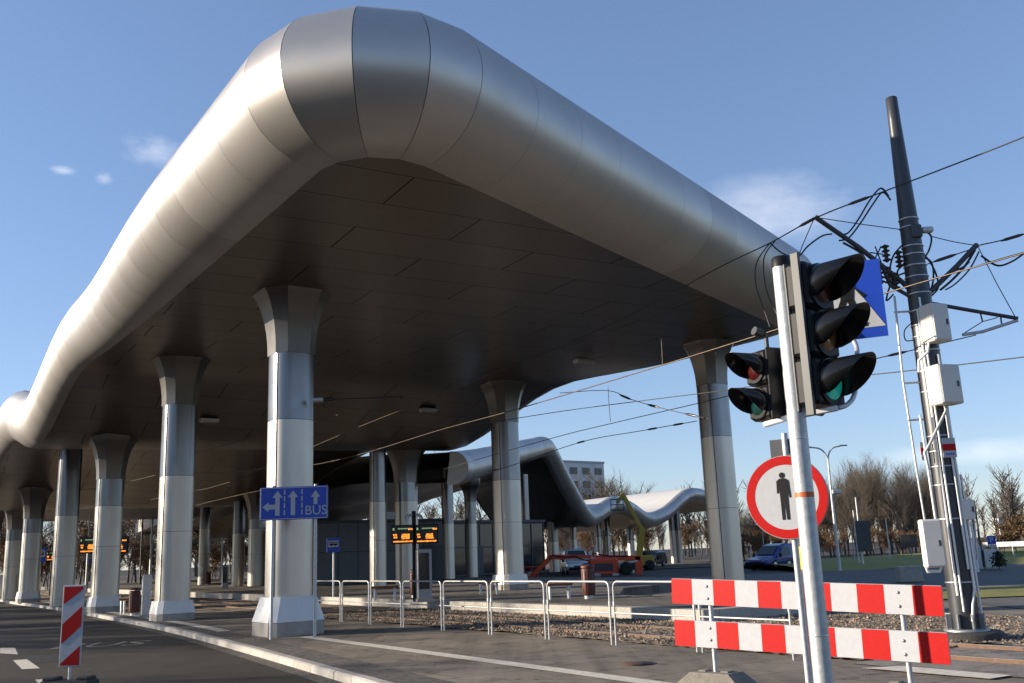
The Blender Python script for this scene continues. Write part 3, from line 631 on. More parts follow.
for i, p in enumerate(E2):
    t = E2[min(i+1, len(E2)-1)]-E2[max(0, i-1)]; t.z = 0; t.normalize(); n = Vector((t.y, -t.x, 0)); rings.append([p-off2+n*(R2*math.cos(R(a)))+Vector((0,0,R2*math.sin(R(a)))) for a in [lerp(-110, 95, k/n2) for k in range(n2+1)]])
for a, b in zip(rings, rings[1:]):
    k = len(fr.v); fr.add([x.lerp(y, .004) for x, y in zip(a, b)] + [y.lerp(x, .004) for x, y in zip(a, b)], [(j, n2+1+j, n2+2+j, j+1) for j in range(n2)], True)
fr.add(rings[0], [tuple(range(n2+1))]); uv_along(fr.build('rim', M['panel'], can2))
backs = [Vector((-.50, .866, 0))*15 if i > 22 else AX*lerp(62, 15, (i/22)**1.5) for i in range(len(E2))]
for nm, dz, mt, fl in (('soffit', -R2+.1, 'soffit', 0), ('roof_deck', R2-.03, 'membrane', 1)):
    mb = MB(); NB = 8; V = []; NB = 16
    for i, p in enumerate(E2):
        for k in range(NB+1):
            q = p+backs[i]*(k/NB); w_ = min(1, k/NB*2.2)*(max(0, 1-i/22)**.5 if i < 22 else 0); s2 = min(76, st(q)[0]); z_ = lerp(q.z+dz, prof(s2, 17.0)-.25-2.7*max(0, (k/NB-.25)/.75)+(0 if dz < 0 else 2*R2), w_)
            V.append((q.x-off2.x, q.y-off2.y, z_))
    F = [(i*(NB+1)+j, i*(NB+1)+j+1, (i+1)*(NB+1)+j+1, (i+1)*(NB+1)+j) for i in range(len(E2)-1) for j in range(NB)]
    if fl: F = [f[::-1] for f in F]
    mb.add(V, F, True).build(nm, M[mt], can2)
rim2 = MB()
for a, b, ba, bb in zip(E2, E2[1:], backs, backs[1:]):
    rim2.add([a-off2+ba+Vector((0,0,-R2)), b-off2+bb+Vector((0,0,-R2)), b-off2+bb+Vector((0,0,R2)), a-off2+ba+Vector((0,0,R2))], [(0,1,2,3)])
uv_along(rim2.build('rear_fascia', M['panel'], can2))
far_cols = [(447, 483, 60, .33, False, 'straight dark column left of the small flared column on the platform'), (470, 490, 62, .33, True, 'small flared column between the display boards and the middle column'),
            (524, 487, 74, .30, False, 'slim column in the dark under the peak of the second canopy'),
            (553, 530, 88, .42, False, 'column of the second canopy left of the orange lift boom'), (573, 527, 90, .28, False, 'slim column above the white van'), (598, 524, 100, .28, False, 'thin column above the orange lift turret'), (607, 523, 100, .24, False, 'thin bright column beside the lift turret'), (630, 530, 105, .34, False, 'column beside the yellow lift mast'), (671, 512, 112, .34, False, 'left column of the pair under the last hump of the second canopy'), (677, 516, 112, .28, False, 'right column of the pair under the last hump of the second canopy')]
for x, y, d, hw, fl, lb in far_cols:
    top = D(x, y, d); bot = D(x+1.5, 575, d); p = Vector((top.x, top.y, 0)); column(p, max(top.z, 3.2)+(.6 if not fl else .25), lb, fl, hw=hw, base=False, zb=(PZ if d < 70 else -.1), split=3.6)

# ================================================================== BUILDINGS
# station pavilion under the canopies: panelled volume and glazed box
def wall_building(name, label, p0, p1, h, depth, mats, zb=0):
    d = Vector((p1.x-p0.x, p1.y-p0.y, 0)); ln = d.length; ang = math.atan2(d.y, d.x)
    return thing(name, label, 'building', (p0.x, p0.y, zb), ang), ln
p0, p1 = D(318, 575, 58), D(452, 573, 62)
pv, ln = wall_building('station_pavilion', 'dark grey panelled station building behind the display boards', p0, p1, 0, 0, None, PZ)
hp = 3.55
MB().box((ln/2, 4, hp/2), (ln, 8, hp)).build('wall', M['panelwall'], pv)
g = MB(); 
for k in range(1, 7): g.box((ln*k/7, -.004, hp/2), (.03, .01, hp-.1))
g.box((ln/2, -.004, hp*.52), (ln-.1, .01, .03)); g.build('panel_joint', M['groove'], pv)
MB().box((ln/2, 4, hp+.09), (ln+.2, 8.2, .16), bev=.02).build('roof', M['darkgrey'], pv)
MB().box((ln*.87, -.03, 1.05), (1.6, .05, 2.1)).build('door', M['darkgrey'], pv); MB().box((ln*.82, -.03, 1.3), (1.9, .06, 1.1)).build('window', M['glass'], pv) if False else None
MB().box((ln*.62, 1.5, hp+.45), (1.3, .8, .5), bev=.03).build('ventilation_unit', M['galvmatt'], pv)
p0, p1 = D(452.5, 573, 66), D(545, 574, 72)
gp, ln = wall_building('glazed_pavilion', 'dark glazed pavilion under the second canopy beside the middle column', p0, p1, 0, 0, None, PZ)
MB().box((ln/2, 3, 1.75), (ln, 6, 3.5)).build('glazing', M['glass'], gp); fr_ = MB()
for k in range(0, 8): fr_.box((ln*k/7, -.02, 1.75), (.07, .06, 3.5))
for z in (.06, 1.9, 3.5): fr_.box((ln/2, -.026, z), (ln, .05, .1))
fr_.build('frame', M['darkgrey'], gp); MB().box((ln/2, 3, 3.64), (ln+.3, 6.3, .18), bev=.02).build('roof', M['darkgrey'], gp)
MB().box((ln*.25, -.05, 1.0), (1.1, .05, 2.0)).build('door', M['darkgrey'], gp)
# apartment block far away
p0, p1 = D(556, 505, 205), D(606, 505, 214); bd, ln = wall_building('apartment_block', 'pale grey apartment block rising above the far canopy', p0, p1, 0, 0, None, -.1)
hb = D(580, 462, 209).z
MB().box((ln/2, 6, hb/2), (ln, 12, hb)).build('wall', M['tileroof'], bd); MB().box((ln/2, 6, hb+.2), (ln+.3, 12.3, .4)).build('roof', M['galvdark'], bd)
for fl in range(5):
    for k in range(4):
        w = MB().box((ln*(k+.5)/4, -.03, hb-1.8-2.9*fl), (ln*.15, .08, 1.5)).build('window', M['glass'], bd)
        MB().box((0,0,0), (ln*.15+.3, .16, .1)).build('sill', M['whitepaint'], w, (ln*(k+.5)/4, -.08, hb-2.62-2.9*fl))

# ================================================================== TREES
def branchy(h, seed, spread=.5, twigs=1.0, up=.55, leaf=0, leafsize=.10, levels=4, trunk_r=None):
    r_ = random.Random(seed); tm, cm, lm = MB(), MB(), MB(); tr = trunk_r or h*.014
    def grow(p, d, ln, rad, lev):
        n = 4 if lev < 2 else 3; pts = [p]; q = p.copy(); dd = d.copy()
        for k in range(n):
            dd = (dd + Vector((r_.uniform(-1,1), r_.uniform(-1,1), r_.uniform(-.4,1)*up))*.16).normalized(); q = q + dd*(ln/n); pts.append(q.copy())
        tgt = tm if lev == 0 else cm
        tgt.tube(pts, [lerp(rad, rad*.45, k/n) for k in range(n+1)], 6 if lev == 0 else (4 if lev == 1 else 3), caps=False)
        if leaf and lev >= levels-1:
            for _ in range(leaf):
                c = pts[r_.randint(1, n)] + Vector((r_.gauss(0,1), r_.gauss(0,1), r_.gauss(0,1)))*.18; a, b = Vector((r_.gauss(0,1), r_.gauss(0,1), r_.gauss(0,1))).normalized(), Vector((r_.gauss(0,1), r_.gauss(0,1), r_.gauss(0,1))).normalized()
                lm.add([c, c+a*leafsize, c+(a+b)*leafsize*.8, c+b*leafsize*.9], [(0,1,2,3)])
        if lev >= levels: return
        nb = int([9, 6, 6, 5, 4][lev]*twigs+r_.random())
        for k in range(nb):
            f = r_.uniform(.25 if lev == 0 else .15, 1.0) if k else 1.0; i = min(n-1, int(f*n)); a = pts[i].lerp(pts[i+1], f*n-i)
            sd = Vector((r_.gauss(0,1), r_.gauss(0,1), 0)).normalized(); nd = (dd*(1-spread*.6) + sd*spread + Vector((0,0,up*.5))).normalized()
            grow(a, nd, ln*r_.uniform(.48,.72), rad*.5*(1-.4*f)+.004, lev+1)
    grow(Vector((0,0,0)), Vector((0,0,1)), h*.52, tr, 0)
    mx = max(v[2] for v in cm.v); k = h/mx
    for mb in (tm, cm, lm): mb.v = [(x*k, y*k, z*k) for x, y, z in mb.v]
    return tm, cm, lm
def tree_proto(h, seed, leafmat=None, **kw):
    tm, cm, lm = branchy(h, seed, leaf=(kw.pop('leafn', 0)), **kw); o = thing('bare_tree', '', 'tree')
    tm.build('trunk', M['bark'], o); c = cm.build('crown', M['twig'], o)
    if lm.v: lm.build('dry_leaves', leafmat or M['leafbrown'], c)
    return o
protos = {'tall': tree_proto(12, 1, spread=.42, up=.75, twigs=1.05), 'tall2': tree_proto(12, 2, spread=.36, up=.9, twigs=1.1), 'wide': tree_proto(10, 3, spread=.62, up=.4, twigs=1.1),
          'brown': tree_proto(9, 4, spread=.6, up=.4, twigs=1.0, leafn=2, leafsize=.16), 'rust': tree_proto(6, 5, leafmat=M['leafrust'], spread=.7, up=.35, twigs=1.1, leafn=5, leafsize=.20, levels=3)}
used = set()
def plant(kind, x, depth, ytop, label, group, name='bare_tree', zb=-.1):
    o = protos[kind]
    if kind in used: o = copy_tree(o)
    used.add(kind); hh = {'tall':12,'tall2':12,'wide':10,'brown':9,'rust':6}[kind]
    top = D(x, ytop, depth); o.location = (top.x, top.y, zb); k = (top.z-zb)/hh; o.scale = (k*rnd.uniform(.9,1.1), k*rnd.uniform(.9,1.1), k); o.rotation_euler.z = rnd.uniform(0, 6.28)
    o.name = name; tag(o, label, 'tree', group); return o
right_trees = [(744, 120, 505), (758, 128, 490), (772, 112, 498), (790, 118, 485), (806, 124, 478), (822, 112, 470), (836, 126, 468), (848, 110, 466), (860, 122, 458), (871, 108, 456), (880, 118, 452), (890, 106, 455), (900, 114, 458), (910, 108, 462), (921, 118, 470), (930, 126, 478), (814, 104, 492), (842, 100, 496), (868, 98, 500), (896, 99, 500), (912, 128, 466), (855, 135, 462), (878, 134, 458), (780, 136, 492), (830, 140, 474)]
tr2 = random.Random(5)
for _ in range(30):
    x = tr2.uniform(738, 928); env = 503 - 54*math.exp(-((x-885)/75)**2); right_trees.append((x, tr2.uniform(98, 165), env + tr2.uniform(-4, 26)))
for i, (x, d, y) in enumerate(right_trees):
    plant(('tall', 'tall2', 'wide')[i % 3] if i % 4 else 'tall2', x, d, y, 'leafless tree of the dense winter wood right of the round sign', 'bare trees of the wood on the right')
for i in range(16):
    plant('brown', 742+i*12.5+rnd.uniform(-4,4), rnd.uniform(92,104), rnd.uniform(522,540), 'low brown thicket tree at the foot of the right wood', 'low thicket along the right wood', 'thicket_tree')
for i, (x, d, y) in enumerate([(988, 76, 538), (1000, 72, 530), (1012, 74, 520), (1022, 70, 512), (1036, 74, 508), (1050, 78, 515)]):
    plant('rust', x, d, y, 'rust coloured leafy bush tree at the right edge above the grass', 'rust bushes at the right edge', 'bush_tree')
fw = MB(); r_ = random.Random(11)
for i in range(330):
    x = r_.uniform(-230, 190); y = r_.uniform(150, 235); h = r_.uniform(8, 13.5)*(1.1 if x < 0 else 1.0); b = Vector((x, y, -.1))
    fw.tube([b, b+Vector((r_.uniform(-.4,.4), 0, h*.6)), b+Vector((r_.uniform(-.8,.8), 0, h))], [.2, .12, .04], 4, caps=False)
    for k in range(34):
        z = h*r_.uniform(.12, .9); a = r_.uniform(0, 6.28); l_ = h*r_.uniform(.15, .34); p = b+Vector((0,0,z)); d = Vector((math.cos(a)*.6, math.sin(a)*.6, r_.uniform(.5, 1.2)))
        m_ = p+d*l_*.5+Vector((r_.uniform(-.3,.3), 0, 0)); fw.tube([p, m_, p+d*l_], [.09, .06, .03], 3, caps=False)
        for q_ in range(2):
            e = Vector((r_.uniform(-1,1), r_.uniform(-1,1), r_.uniform(.2, 1.2)))*l_*.45; fw.tube([m_, m_+e], [.055, .02], 3, caps=False)
for i in range(150):  # unseen trees added behind the camera to darken reflections in the rim
    a = R(r_.uniform(-150, -25)); rr = r_.uniform(85, 130); b = Vector((math.cos(a)*rr, math.sin(a)*rr, -.1)); h = r_.uniform(9, 14)
    fw.tube([b, b+Vector((0, 0, h*.6)), b+Vector((r_.uniform(-.8,.8), 0, h))], [.3, .2, .06], 4, caps=False)
    for k in range(40):
        z = h*r_.uniform(.12, .9); a2 = r_.uniform(0, 6.28); l_ = h*r_.uniform(.15, .34); p = b+Vector((0,0,z)); d = Vector((math.cos(a2)*.6, math.sin(a2)*.6, r_.uniform(.5, 1.2))); fw.tube([p, p+d*l_], [.14, .06], 3, caps=False)
tag(fw.build('far_wood', M['twig']), 'dense leafless wood closing the horizon behind the station, unseen trees added behind the camera', 'wood', kind='stuff')
left_trees = [(-8, 95, 508), (10, 88, 515), (22, 100, 500), (48, 104, 510), (84, 98, 505), (118, 92, 500), (132, 104, 498), (148, 96, 495), (180, 110, 500), (205, 100, 490), (222, 112, 495), (240, 104, 492), (262, 118, 500), (300, 110, 505), (330, 90, 520), (-30, 92, 505), (140, 120, 485), (28, 118, 505)]
for i, (x, d, y) in enumerate(left_trees):
    plant(('wide', 'brown', 'wide', 'tall')[i % 4], x, d, y, 'winter tree seen beneath the canopy on the left, beyond the bus lanes', 'winter trees beyond the bus station on the left')
for i in range(22):
    plant('brown', 5+i*15.5+rnd.uniform(-8,8), rnd.uniform(80,120), rnd.uniform(530,546), 'low brown thicket seen under the canopy on the left', 'low thicket beyond the bus lanes', 'thicket_tree')
for i in range(12):
    plant(('brown','tall')[i % 2], 555+i*16+rnd.uniform(-5,5), rnd.uniform(135,165), rnd.uniform(505,532), 'bare tree glimpsed under the second canopy behind the lifts', 'bare trees behind the second canopy')
plant('wide', 598, 190, 468, 'bare tree in front of the pale apartment block', None); plant('wide', 614, 195, 470, 'bare tree right of the pale apartment block', None); plant('wide', 549, 180, 452, 'bare tree behind the peak of the second canopy', None)

for i, (x, y, h) in enumerate(((-44, 9, 13.5), (-47, 15, 14.5), (-43, 29, 14), (-48, 34, 15.5), (-46, 40, 14.5), (-52, 47, 16), (-55, 54, 16), (-58, 62, 16.5), (-41, 3, 13))):
    o = copy_tree(protos[('tall', 'tall2', 'wide')[i % 3]]); hh = (12, 12, 10)[i % 3]; o.location = (x, y, -.1); o.scale = (h/hh*1.2, h/hh*1.2, h/hh); o.rotation_euler.z = i*1.3; o.name = 'bare_tree'
    tag(o, 'bare street tree beyond the left edge of the road, casting thin shade on the kerb', 'tree', 'bare street trees left of the road')

# ================================================================== RAILING
RT = 4.87
rail_s = [-3.75, -2.05]
def railing(s0, s1, label):
    ln = s1-s0; o = thing('guard_railing', label, 'railing', L(s0, RT, 0), TH, 'white tubular railing panels along the track')
    h, r_, b = 1.07, .0185, .10
    pts = [(0, .05, 0), (0, .05, h-b)] + [(0, .05+b*(1-math.cos(R(a))), h-b+b*math.sin(R(a))) for a in (30, 60, 90)] + [(0, ln-.05-b+b*math.sin(R(a)), h-b+b*math.cos(R(a))) for a in (0, 30, 60, 90)] + [(0, ln-.05, 0)]
    MB().tube(pts, r_, 10).build('frame', M['railpaint'], o)
    MB().tube([(0, .06, .54), (0, ln-.06, .54)], r_*.8, 8).build('lower_rail', M['railpaint'], o)
    for y in (.05, ln-.05):
        MB().tube([(0, y, .66), (0, y, .73)], r_*1.35, 8).build('clamp', M['galvmatt'], o)
S0, SL = -4.55, 2.03
names = ['railing panel at right end, partly behind the striped barrier', 'railing panel just left of the striped barrier', 'railing panel in front of the bench and brown bin', 'railing panel in front of the white plinth of the middle column', 'railing panel fifth from the right, below the small flared platform column', 'railing panel in front of the narrow display cabinet', 'railing panel second from the left end', 'leftmost railing panel beside the blue lane sign post', 'railing panel hidden partly by the right sign post']
posts = [st(G(*q)) for q in ((697, 652.6), (612, 646.5), (545.6, 640), (489, 637), (442, 633), (401.6, 629.7), (369, 625), (341, 621.5))]
ss = [-4.4, -2.5, -.42, 1.54, 3.54, 5.5, 7.44, 9.2, 10.95]
names = [names[8], names[0], names[1]]+names[2:8]
for i in range(8): railing(ss[i]+.01, ss[i+1]-.01, names[i])
railing(10.97, 12.75, 'leftmost railing panel beside the blue lane sign post')

# ================================================================== TRAFFIC LIGHT (near right)
PP = D(802, 470, 6.1); base = Vector((PP.x, PP.y, 0)); ptop = D(780, 259, 6.1).z
def yaw_to(n): return math.atan2(n.x, -n.y)             # local -y looks along n
def visor_mb(r_, ln):
    mb = MB(); N = 26; V = []; a0, a1 = R(-38), R(218)
    for k in range(N+1):
        a = lerp(a0, a1, k/N); c, s_ = math.cos(a), math.sin(a); l_ = ln*(.12+.88*max(0, (s_+.62)/1.62)**.62)
        for rr, y in ((r_, 0), (r_*.985, -l_), (r_*.955, -l_), (r_*.965, 0)): V.append((rr*c, y, rr*s_))
    F = []
    for k in range(N):
        i, j = 4*k, 4*k+4; F += [(i, i+1, j+1, j), (i+1, i+2, j+2, j+1), (i+2, i+3, j+3, j+2)]
    return mb.add(V, F, True)
def signal_head(root, loc, rz, lenses, sp, w, dep, name='signal_head'):
    n = len(lenses); hd = MB()
    for k in range(n): hd.box((0, dep/2, -sp*k), (w, dep, sp-.012), bev=.022)
    h = hd.build(name, M['black'], root, loc); h.rotation_euler = (0, 0, rz)
    for k, lm in enumerate(lenses):
        lr = w*.36
        prof_ = [(0.0001, -.022), (lr*.5, -.018), (lr*.85, -.008), (lr, .004)]
        mb = MB().lathe([(r_, -z) for r_, z in prof_][::-1], 24); mb.xf(Matrix.Rotation(R(90), 4, 'X')); mb.build('lens', M[lm], h, (0, -.012, -sp*k))
        visor_mb(w*.43, w*.90).build('visor', M['visor'], h, (0, -.004, -sp*k))
        rr = ringplate(lr, w*.46, -.012, .004, 28); rr.build('lens_rim', M['black'], h, (0, 0, -sp*k))
    return h
tl = thing('traffic_light', 'traffic light on a grey zinc pole with two black signal heads and visors', 'traffic light', base)
tilt = .0
MB().lathe([(.058, 0), (.058, ptop-.012)], 22).build('pole', M['galvmatt'], tl)
MB().lathe([(.0605, ptop-.06), (.0605, ptop), (.05, ptop+.012), (.0001, ptop+.014)], 22).build('pole_cap', M['black'], tl)
za = D(800, 495, 6.1).z
MB().lathe([(.0592, za-.016), (.0592, za+.016)], 22).build('sticker', M['sticker'], tl)
for z in (1.05, za+.35): MB().lathe([(.0595, z-.004), (.0610, z), (.0595, z+.004)], 22).build('band', M['galv'], tl)
hn = Vector((math.sin(R(42)), -math.cos(R(42)), 0)); hp_ = D(820, 286, 6.02)-base
head = signal_head(tl, hp_, yaw_to(hn), ['redlens', 'amberlens', 'greenlit'], .315, .33, .15)
bar = MB().box((-.185, .05, -.325), (.026, .06, 1.06), bev=.006); bar.build('mounting_bar', M['darkgrey'], head)
MB().box((0, .165, -.325), (.30, .035, .99), bev=.01).build('rear_cover', M['darkgrey'], head)
hn2 = Vector((-math.sin(R(66)), -math.cos(R(66)), 0)); hp2 = D(755, 368, 6.25)-base
head2 = signal_head(tl, hp2, yaw_to(hn2), ['redlens', 'greendark'], .235, .225, .16)
MB().box((.118, .07, -.118), (.02, .13, .47), bev=.006).build('mounting_bar', M['black'], head2)
sn = MB().tube([(0, .08, .235), (0, .02, .255)], .03, 12); sn.tube([(0.02, .1, .12), (.02, .1, .24)], .014, 8); sn.build('detector_camera', M['darkgrey'], head2)
def bracket(p, q_, r_=.022):
    d = (q_-p); ax_z = Vector((0,0,1)); x = d.normalized(); y = ax_z.cross(x).normalized(); z = x.cross(y)
    MB().box((p+q_)/2, (d.length, .035, .035), ax=Matrix((x, y, z)).transposed(), bev=.006).build('bracket', M['whitepaint'], tl)
bracket(D(764, 425, 6.25)-base, D(800, 414, 6.1)-base); bracket(D(800, 415.5, 6.08)-base, D(838, 408, 6.0)-base)
bracket(D(790, 262, 6.1)-base, D(806, 263, 6.05)-base)
lp = [D(838, 408, 6.0)-base, D(848, 404, 6.05)-base, D(855, 392, 6.1)-base, D(857, 362, 6.2)-base, D(856, 345, 6.35)-base, D(846, 330, 6.4)-base]
MB().tube(crs(lp, 4), .016, 8).build('loop_tube', M['galvmatt'], tl)
# pedestrian crossing sign behind the head
cs = D(842, 302, 6.42); sg = thing('crossing_sign', 'blue square pedestrian crossing sign behind the big signal head', 'sign', cs, R(-24))
W = .27
MB().plate([(-W,-W),(W,-W),(W,W),(-W,W)], 0, .012).build('sign_plate', M['blue'], sg)
tr_ = [(-.262,-.20), (.262,-.20), (0,.25)]; MB().plate(tr_, -.003, -.0005).build('triangle', M['white'], sg)
fg = MB(); fg.plate(circle(.028, 16, .005, .115), -.006, -.0035)
for pl_ in ([(-.03,.0),(.035,-.0),(.045,.085),(-.02,.085)], [(-.03,.005),(.005,.005),(-.055,-.12),(-.085,-.12)], [(.0,.005),(.035,.005),(.075,-.12),(.045,-.12)], [(.03,.08),(.045,.065),(.095,.02),(.08,.008)], [(-.02,.085),(-.02,.06),(-.085,.02),(-.095,.04)]): fg.plate(pl_, -.006, -.0035)
fg.v = [(x*1.35+.03, y, z*1.35+.0) for x, y, z in fg.v]; fg.build('walking_figure', M['black'], sg)
zb_ = MB()
for k in range(5): x = -.15+k*.065; zb_.plate([(x,-.19),(x+.035,-.19),(x+.045,-.165),(x+.012,-.165)], -.0062, -.0036)
zb_.build('zebra_stripes', M['black'], sg)
MB().box((-.2, .04, 0), (.42, .05, .04), bev=.005).build('sign_bracket', M['galvdark'], sg)

# ================================================================== ROUND SIGN
rp_ = D(786.5, 497, 9.4); bs = D(797, 683, 9.4)
rs = thing('round_sign', 'round red-rimmed no pedestrians sign with a black standing man', 'sign', (rp_.x, rp_.y, 0), R(-32))
rc = Vector((0, 0, rp_.z)); RR = .40
dk = MB().plate(circle(RR, 56), 0, .014); dk.build('sign_disc', M['galvdark'], rs, rc)
ringplate(RR*.775, RR*.985, -.004, -.0005, 56).build('red_ring', M['red'], rs, rc); MB().plate(circle(RR*.785, 56), -.0025, -.0003).build('white_face', M['white'], rs, rc)
fg = MB(); k = RR/41
def fp(pts): return [((x-786.5)*k, -(y-497)*k) for x, y in pts]
fg.plate(circle(2.9*k, 20, -2.5*k, 21.5*k), -.0065, -.0035)
fg.plate(fp([(777.5, 493), (779.2, 493), (780.2, 484), (780.6, 519), (783.6, 519), (784.0, 504), (784.6, 504), (785.2, 519), (788.2, 519), (788.4, 484), (789.4, 497.5), (791.3, 497.5), (790.4, 481), (787.0, 478.6), (781.2, 478.6), (777.9, 481)]), -.0065, -.0035)
fg.xf(Matrix.Translation((.0, 0, 0))).build('man_symbol', M['black'], rs, rc)
off = D(794, 560, 9.44).x-rp_.x+.0
MB().tube([(off, .05, 0), (off, .05, rp_.z+.62)], .030, 12).build('post', M['galvmatt'], rs)
MB().box((off-.06, .03, rc.z+.18), (.2,.03,.03)).build('clamp', M['galvdark'], rs); MB().box((off-.06, .03, rc.z-.18), (.2,.03,.03)).build('clamp', M['galvdark'], rs)
bk_ = D(778, 455, 9.48)-Vector((rp_.x, rp_.y, 0)); b2 = MB().box((0,0,0), (.26,.012,.36)); b2.box((.0, -.02, .02), (.16,.02,.03)); o = b2.build('sign_plate_reverse', M['signback'], rs, Vector((bk_.x+.02, .06, bk_.z-.03)))
# second short post with yellow push-button box
yp = D(799.5, 560, 10.2); yb = thing('button_post', 'thin post with yellow button box behind the traffic light pole', 'post', (yp.x, yp.y, 0)); MB().tube([(0,0,0),(0,0,D(798,532,10.2).z)], .024, 10).build('post', M['galvmatt'], yb)
MB().box((.05,-.05,D(801,558,10.2).z), (.10,.10,.28), bev=.03).build('button_box', M['yellowsign'], yb)

# ================================================================== STRIPED BARRIER
bl0, bl1 = D(671, 580, 11.3), D(941, 587, 9.25); dv = Vector((bl1.x-bl0.x, bl1.y-bl0.y, 0)); bln = dv.length
br = thing('road_barrier', 'two-board red and white striped closure barrier beside the tracks', 'barrier', (bl0.x, bl0.y, 0), math.atan2(dv.y, dv.x))
def board(zc, h, lean):
    core = MB().box((bln/2, .014, 0), (bln, .022, h), bev=.006).build('board', M['galvmatt'], br, (0, 0, zc)); core.rotation_euler = (0, R(lean), 0); n = 11
    for i in range(n):
        a, b = bln*i/n, bln*(i+1)/n
        MB().box(((a+b)/2, .0, 0), (b-a-.001, .004, h-.008)).build('stripe', M['red' if i % 2 == 0 else 'white'], core)
board(1.126, .28, 1.9); board(.672, .285, 1.3)
for px, dd in ((709, 11.0), (900, 9.55)):
    q = D(px, 600, dd); lx = (Vector((q.x, q.y, 0))-Vector((bl0.x, bl0.y, 0))).dot(dv.normalized())
    zl = 1.12-lx*math.tan(R(1.8)); MB().tube([(lx, .05, .05), (lx, .05, zl+.10)], .026, 10).build('post', M['galvmatt'], br)
    for zz in (zl+.07, zl-.06, zl-.375, zl-.50): MB().lathe([(.016,0),(.016,.006),(.008,.011),(.0001,.011)], 8).xf(Matrix.Translation((lx, -.002, zz)) @ Matrix.Rotation(R(90), 4, 'X')).build('bolt', M['galvdark'], br)
    ft = MB(); ft.add([(lx+x, .05+y, z) for x, y, z in ((-.44,-.22,0),(.44,-.22,0),(.44,.22,0),(-.44,.22,0),(-.44,-.22,.11),(.44,-.22,.11),(.44,.22,.11),(-.44,.22,.11),(-.24,-.15,.27),(.24,-.15,.27),(.24,.15,.27),(-.24,.15,.27))],
        [(0,1,5,4),(1,2,6,5),(2,3,7,6),(3,0,4,7),(4,5,9,8),(5,6,10,9),(6,7,11,10),(7,4,8,11),(8,9,10,11)]); ft.box((lx-.14,.05,.272),(.10,.12,.03),bev=.008); ft.box((lx+.14,.05,.272),(.10,.12,.03),bev=.008); ft.build('rubber_foot', M['footgrey'], br)

# ================================================================== DELINEATOR BOARD (left)
db = G(68, 689, -.12); dd = db.y
dl = thing('delineator_board', 'red and white diagonal striped traffic board standing on the road', 'traffic sign', (db.x, db.y, -.12), R(-4))
zt_, zb_2 = D(73, 586, dd).z+.12, D(72, 666, dd).z+.12; w = .155
MB().box((0, .012, (zt_+zb_2)/2), (2*w+.03, .02, zt_-zb_2+.03), bev=.008).build('board', M['white'], dl)
hgt = zt_-zb_2; lam = hgt/2.62
def bz(v): return zt_-(v-22)/341*hgt
e_ = w-.006
for P in ([(-e_, bz(100)), (e_, bz(38)), (e_, bz(25)), (-e_, bz(25))], [(-e_, bz(270)), (e_, bz(195)), (e_, bz(110)), (-e_, bz(185))], [(-e_, bz(360)), (e_, bz(360)), (e_, bz(278)), (-e_, bz(353))]):
    MB().plate(P, -.003, .001).build('red_stripe', M['red'], dl)
MB().tube([(0, .02, .1), (0, .02, zb_2)], .022, 8).build('stem', M['galvmatt'], dl)
ft = MB().box((0, .02, .07), (.78, .36, .12), bev=.03); 
for x in (-.26, .26): ft.box((x, .02, .15), (.2, .26, .06), bev=.02)
ft.build('rubber_foot', M['rubber'], dl)

# ================================================================== LANE ARROW SIGN
gl, gr = G(272, 634.5), G(315.5, 633); d_ = (gl.y+gr.y)/2; d_ = 21.6
p_l, p_r = D(260, 503, d_), D(328, 503, d_); wS = (p_r.x-p_l.x)/2; zc_ = (D(294, 486, d_).z+D(294, 520, d_).z)/2; hS = (D(294, 486.5, d_).z-D(294, 519.5, d_).z)/2
ls = thing('lane_sign', 'blue lane sign with three white arrows and the word BUS', 'sign', ((p_l.x+p_r.x)/2, d_, 0))
pl_ = MB().box((0, .012, 0), (2*wS, .02, 2*hS), bev=.008).build('sign_panel', M['blue'], ls, (0, 0, zc_))
brd = MB()
for a in ((0, hS-.022, 2*wS-.03, .016), (0, -hS+.022, 2*wS-.03, .016)): brd.box((a[0], -.001, a[1]), (a[2], .004, a[3]))
for x in (-wS+.022, wS-.022): brd.box((x, -.0012, 0), (.016, .004, 2*hS-.06))
brd.build('border', M['white'], pl_)
def X(px): return (px-294)/34*wS
def Z(py): return -(py-503)/17*hS
def arrow(cx, top, bot, wd=2.2, hd=5.2, hh=7): return [(X(cx-wd),Z(bot)),(X(cx+wd),Z(bot)),(X(cx+wd),Z(top+hh)),(X(cx+hd),Z(top+hh)),(X(cx),Z(top)),(X(cx-hd),Z(top+hh)),(X(cx-wd),Z(top+hh))]
MB().plate(arrow(277.5, 490, 515.5), -.004, .001).plate([(X(275.2), Z(509)), (X(268.5), Z(509)), (X(268.5), Z(511.5)), (X(262.5), Z(506.5)), (X(268.5), Z(501.5)), (X(268.5), Z(504)), (X(275.2), Z(504))], -.004, .001).build('straight_and_left_arrow', M['white'], pl_)
MB().plate(arrow(293, 490, 515.5), -.004, .001).build('straight_arrow', M['white'], pl_); MB().plate(arrow(315.5, 490.5, 505, 1.9, 4.6, 7), -.004, .001).build('bus_lane_arrow', M['white'], pl_)
ds = MB()
for x in (284.5, 302):
    for y in (489.5, 496.5, 503.5, 510.5): ds.box((X(x), -.001, Z(y+2)), (.03, .004, .11))
ds.build('lane_dash', M['white'], pl_)
tb = text_mb('BUS', .29, .002); tb.xf(Matrix.Translation((X(316), -.001, Z(511.5))) @ UPR); tb.build('lettering', M['white'], pl_)
for x in (X(272.5), X(315)): MB().tube([(x, .06, 0), (x, .06, zc_+hS+.04)], .036, 10).build('post', M['galvmatt'], ls)

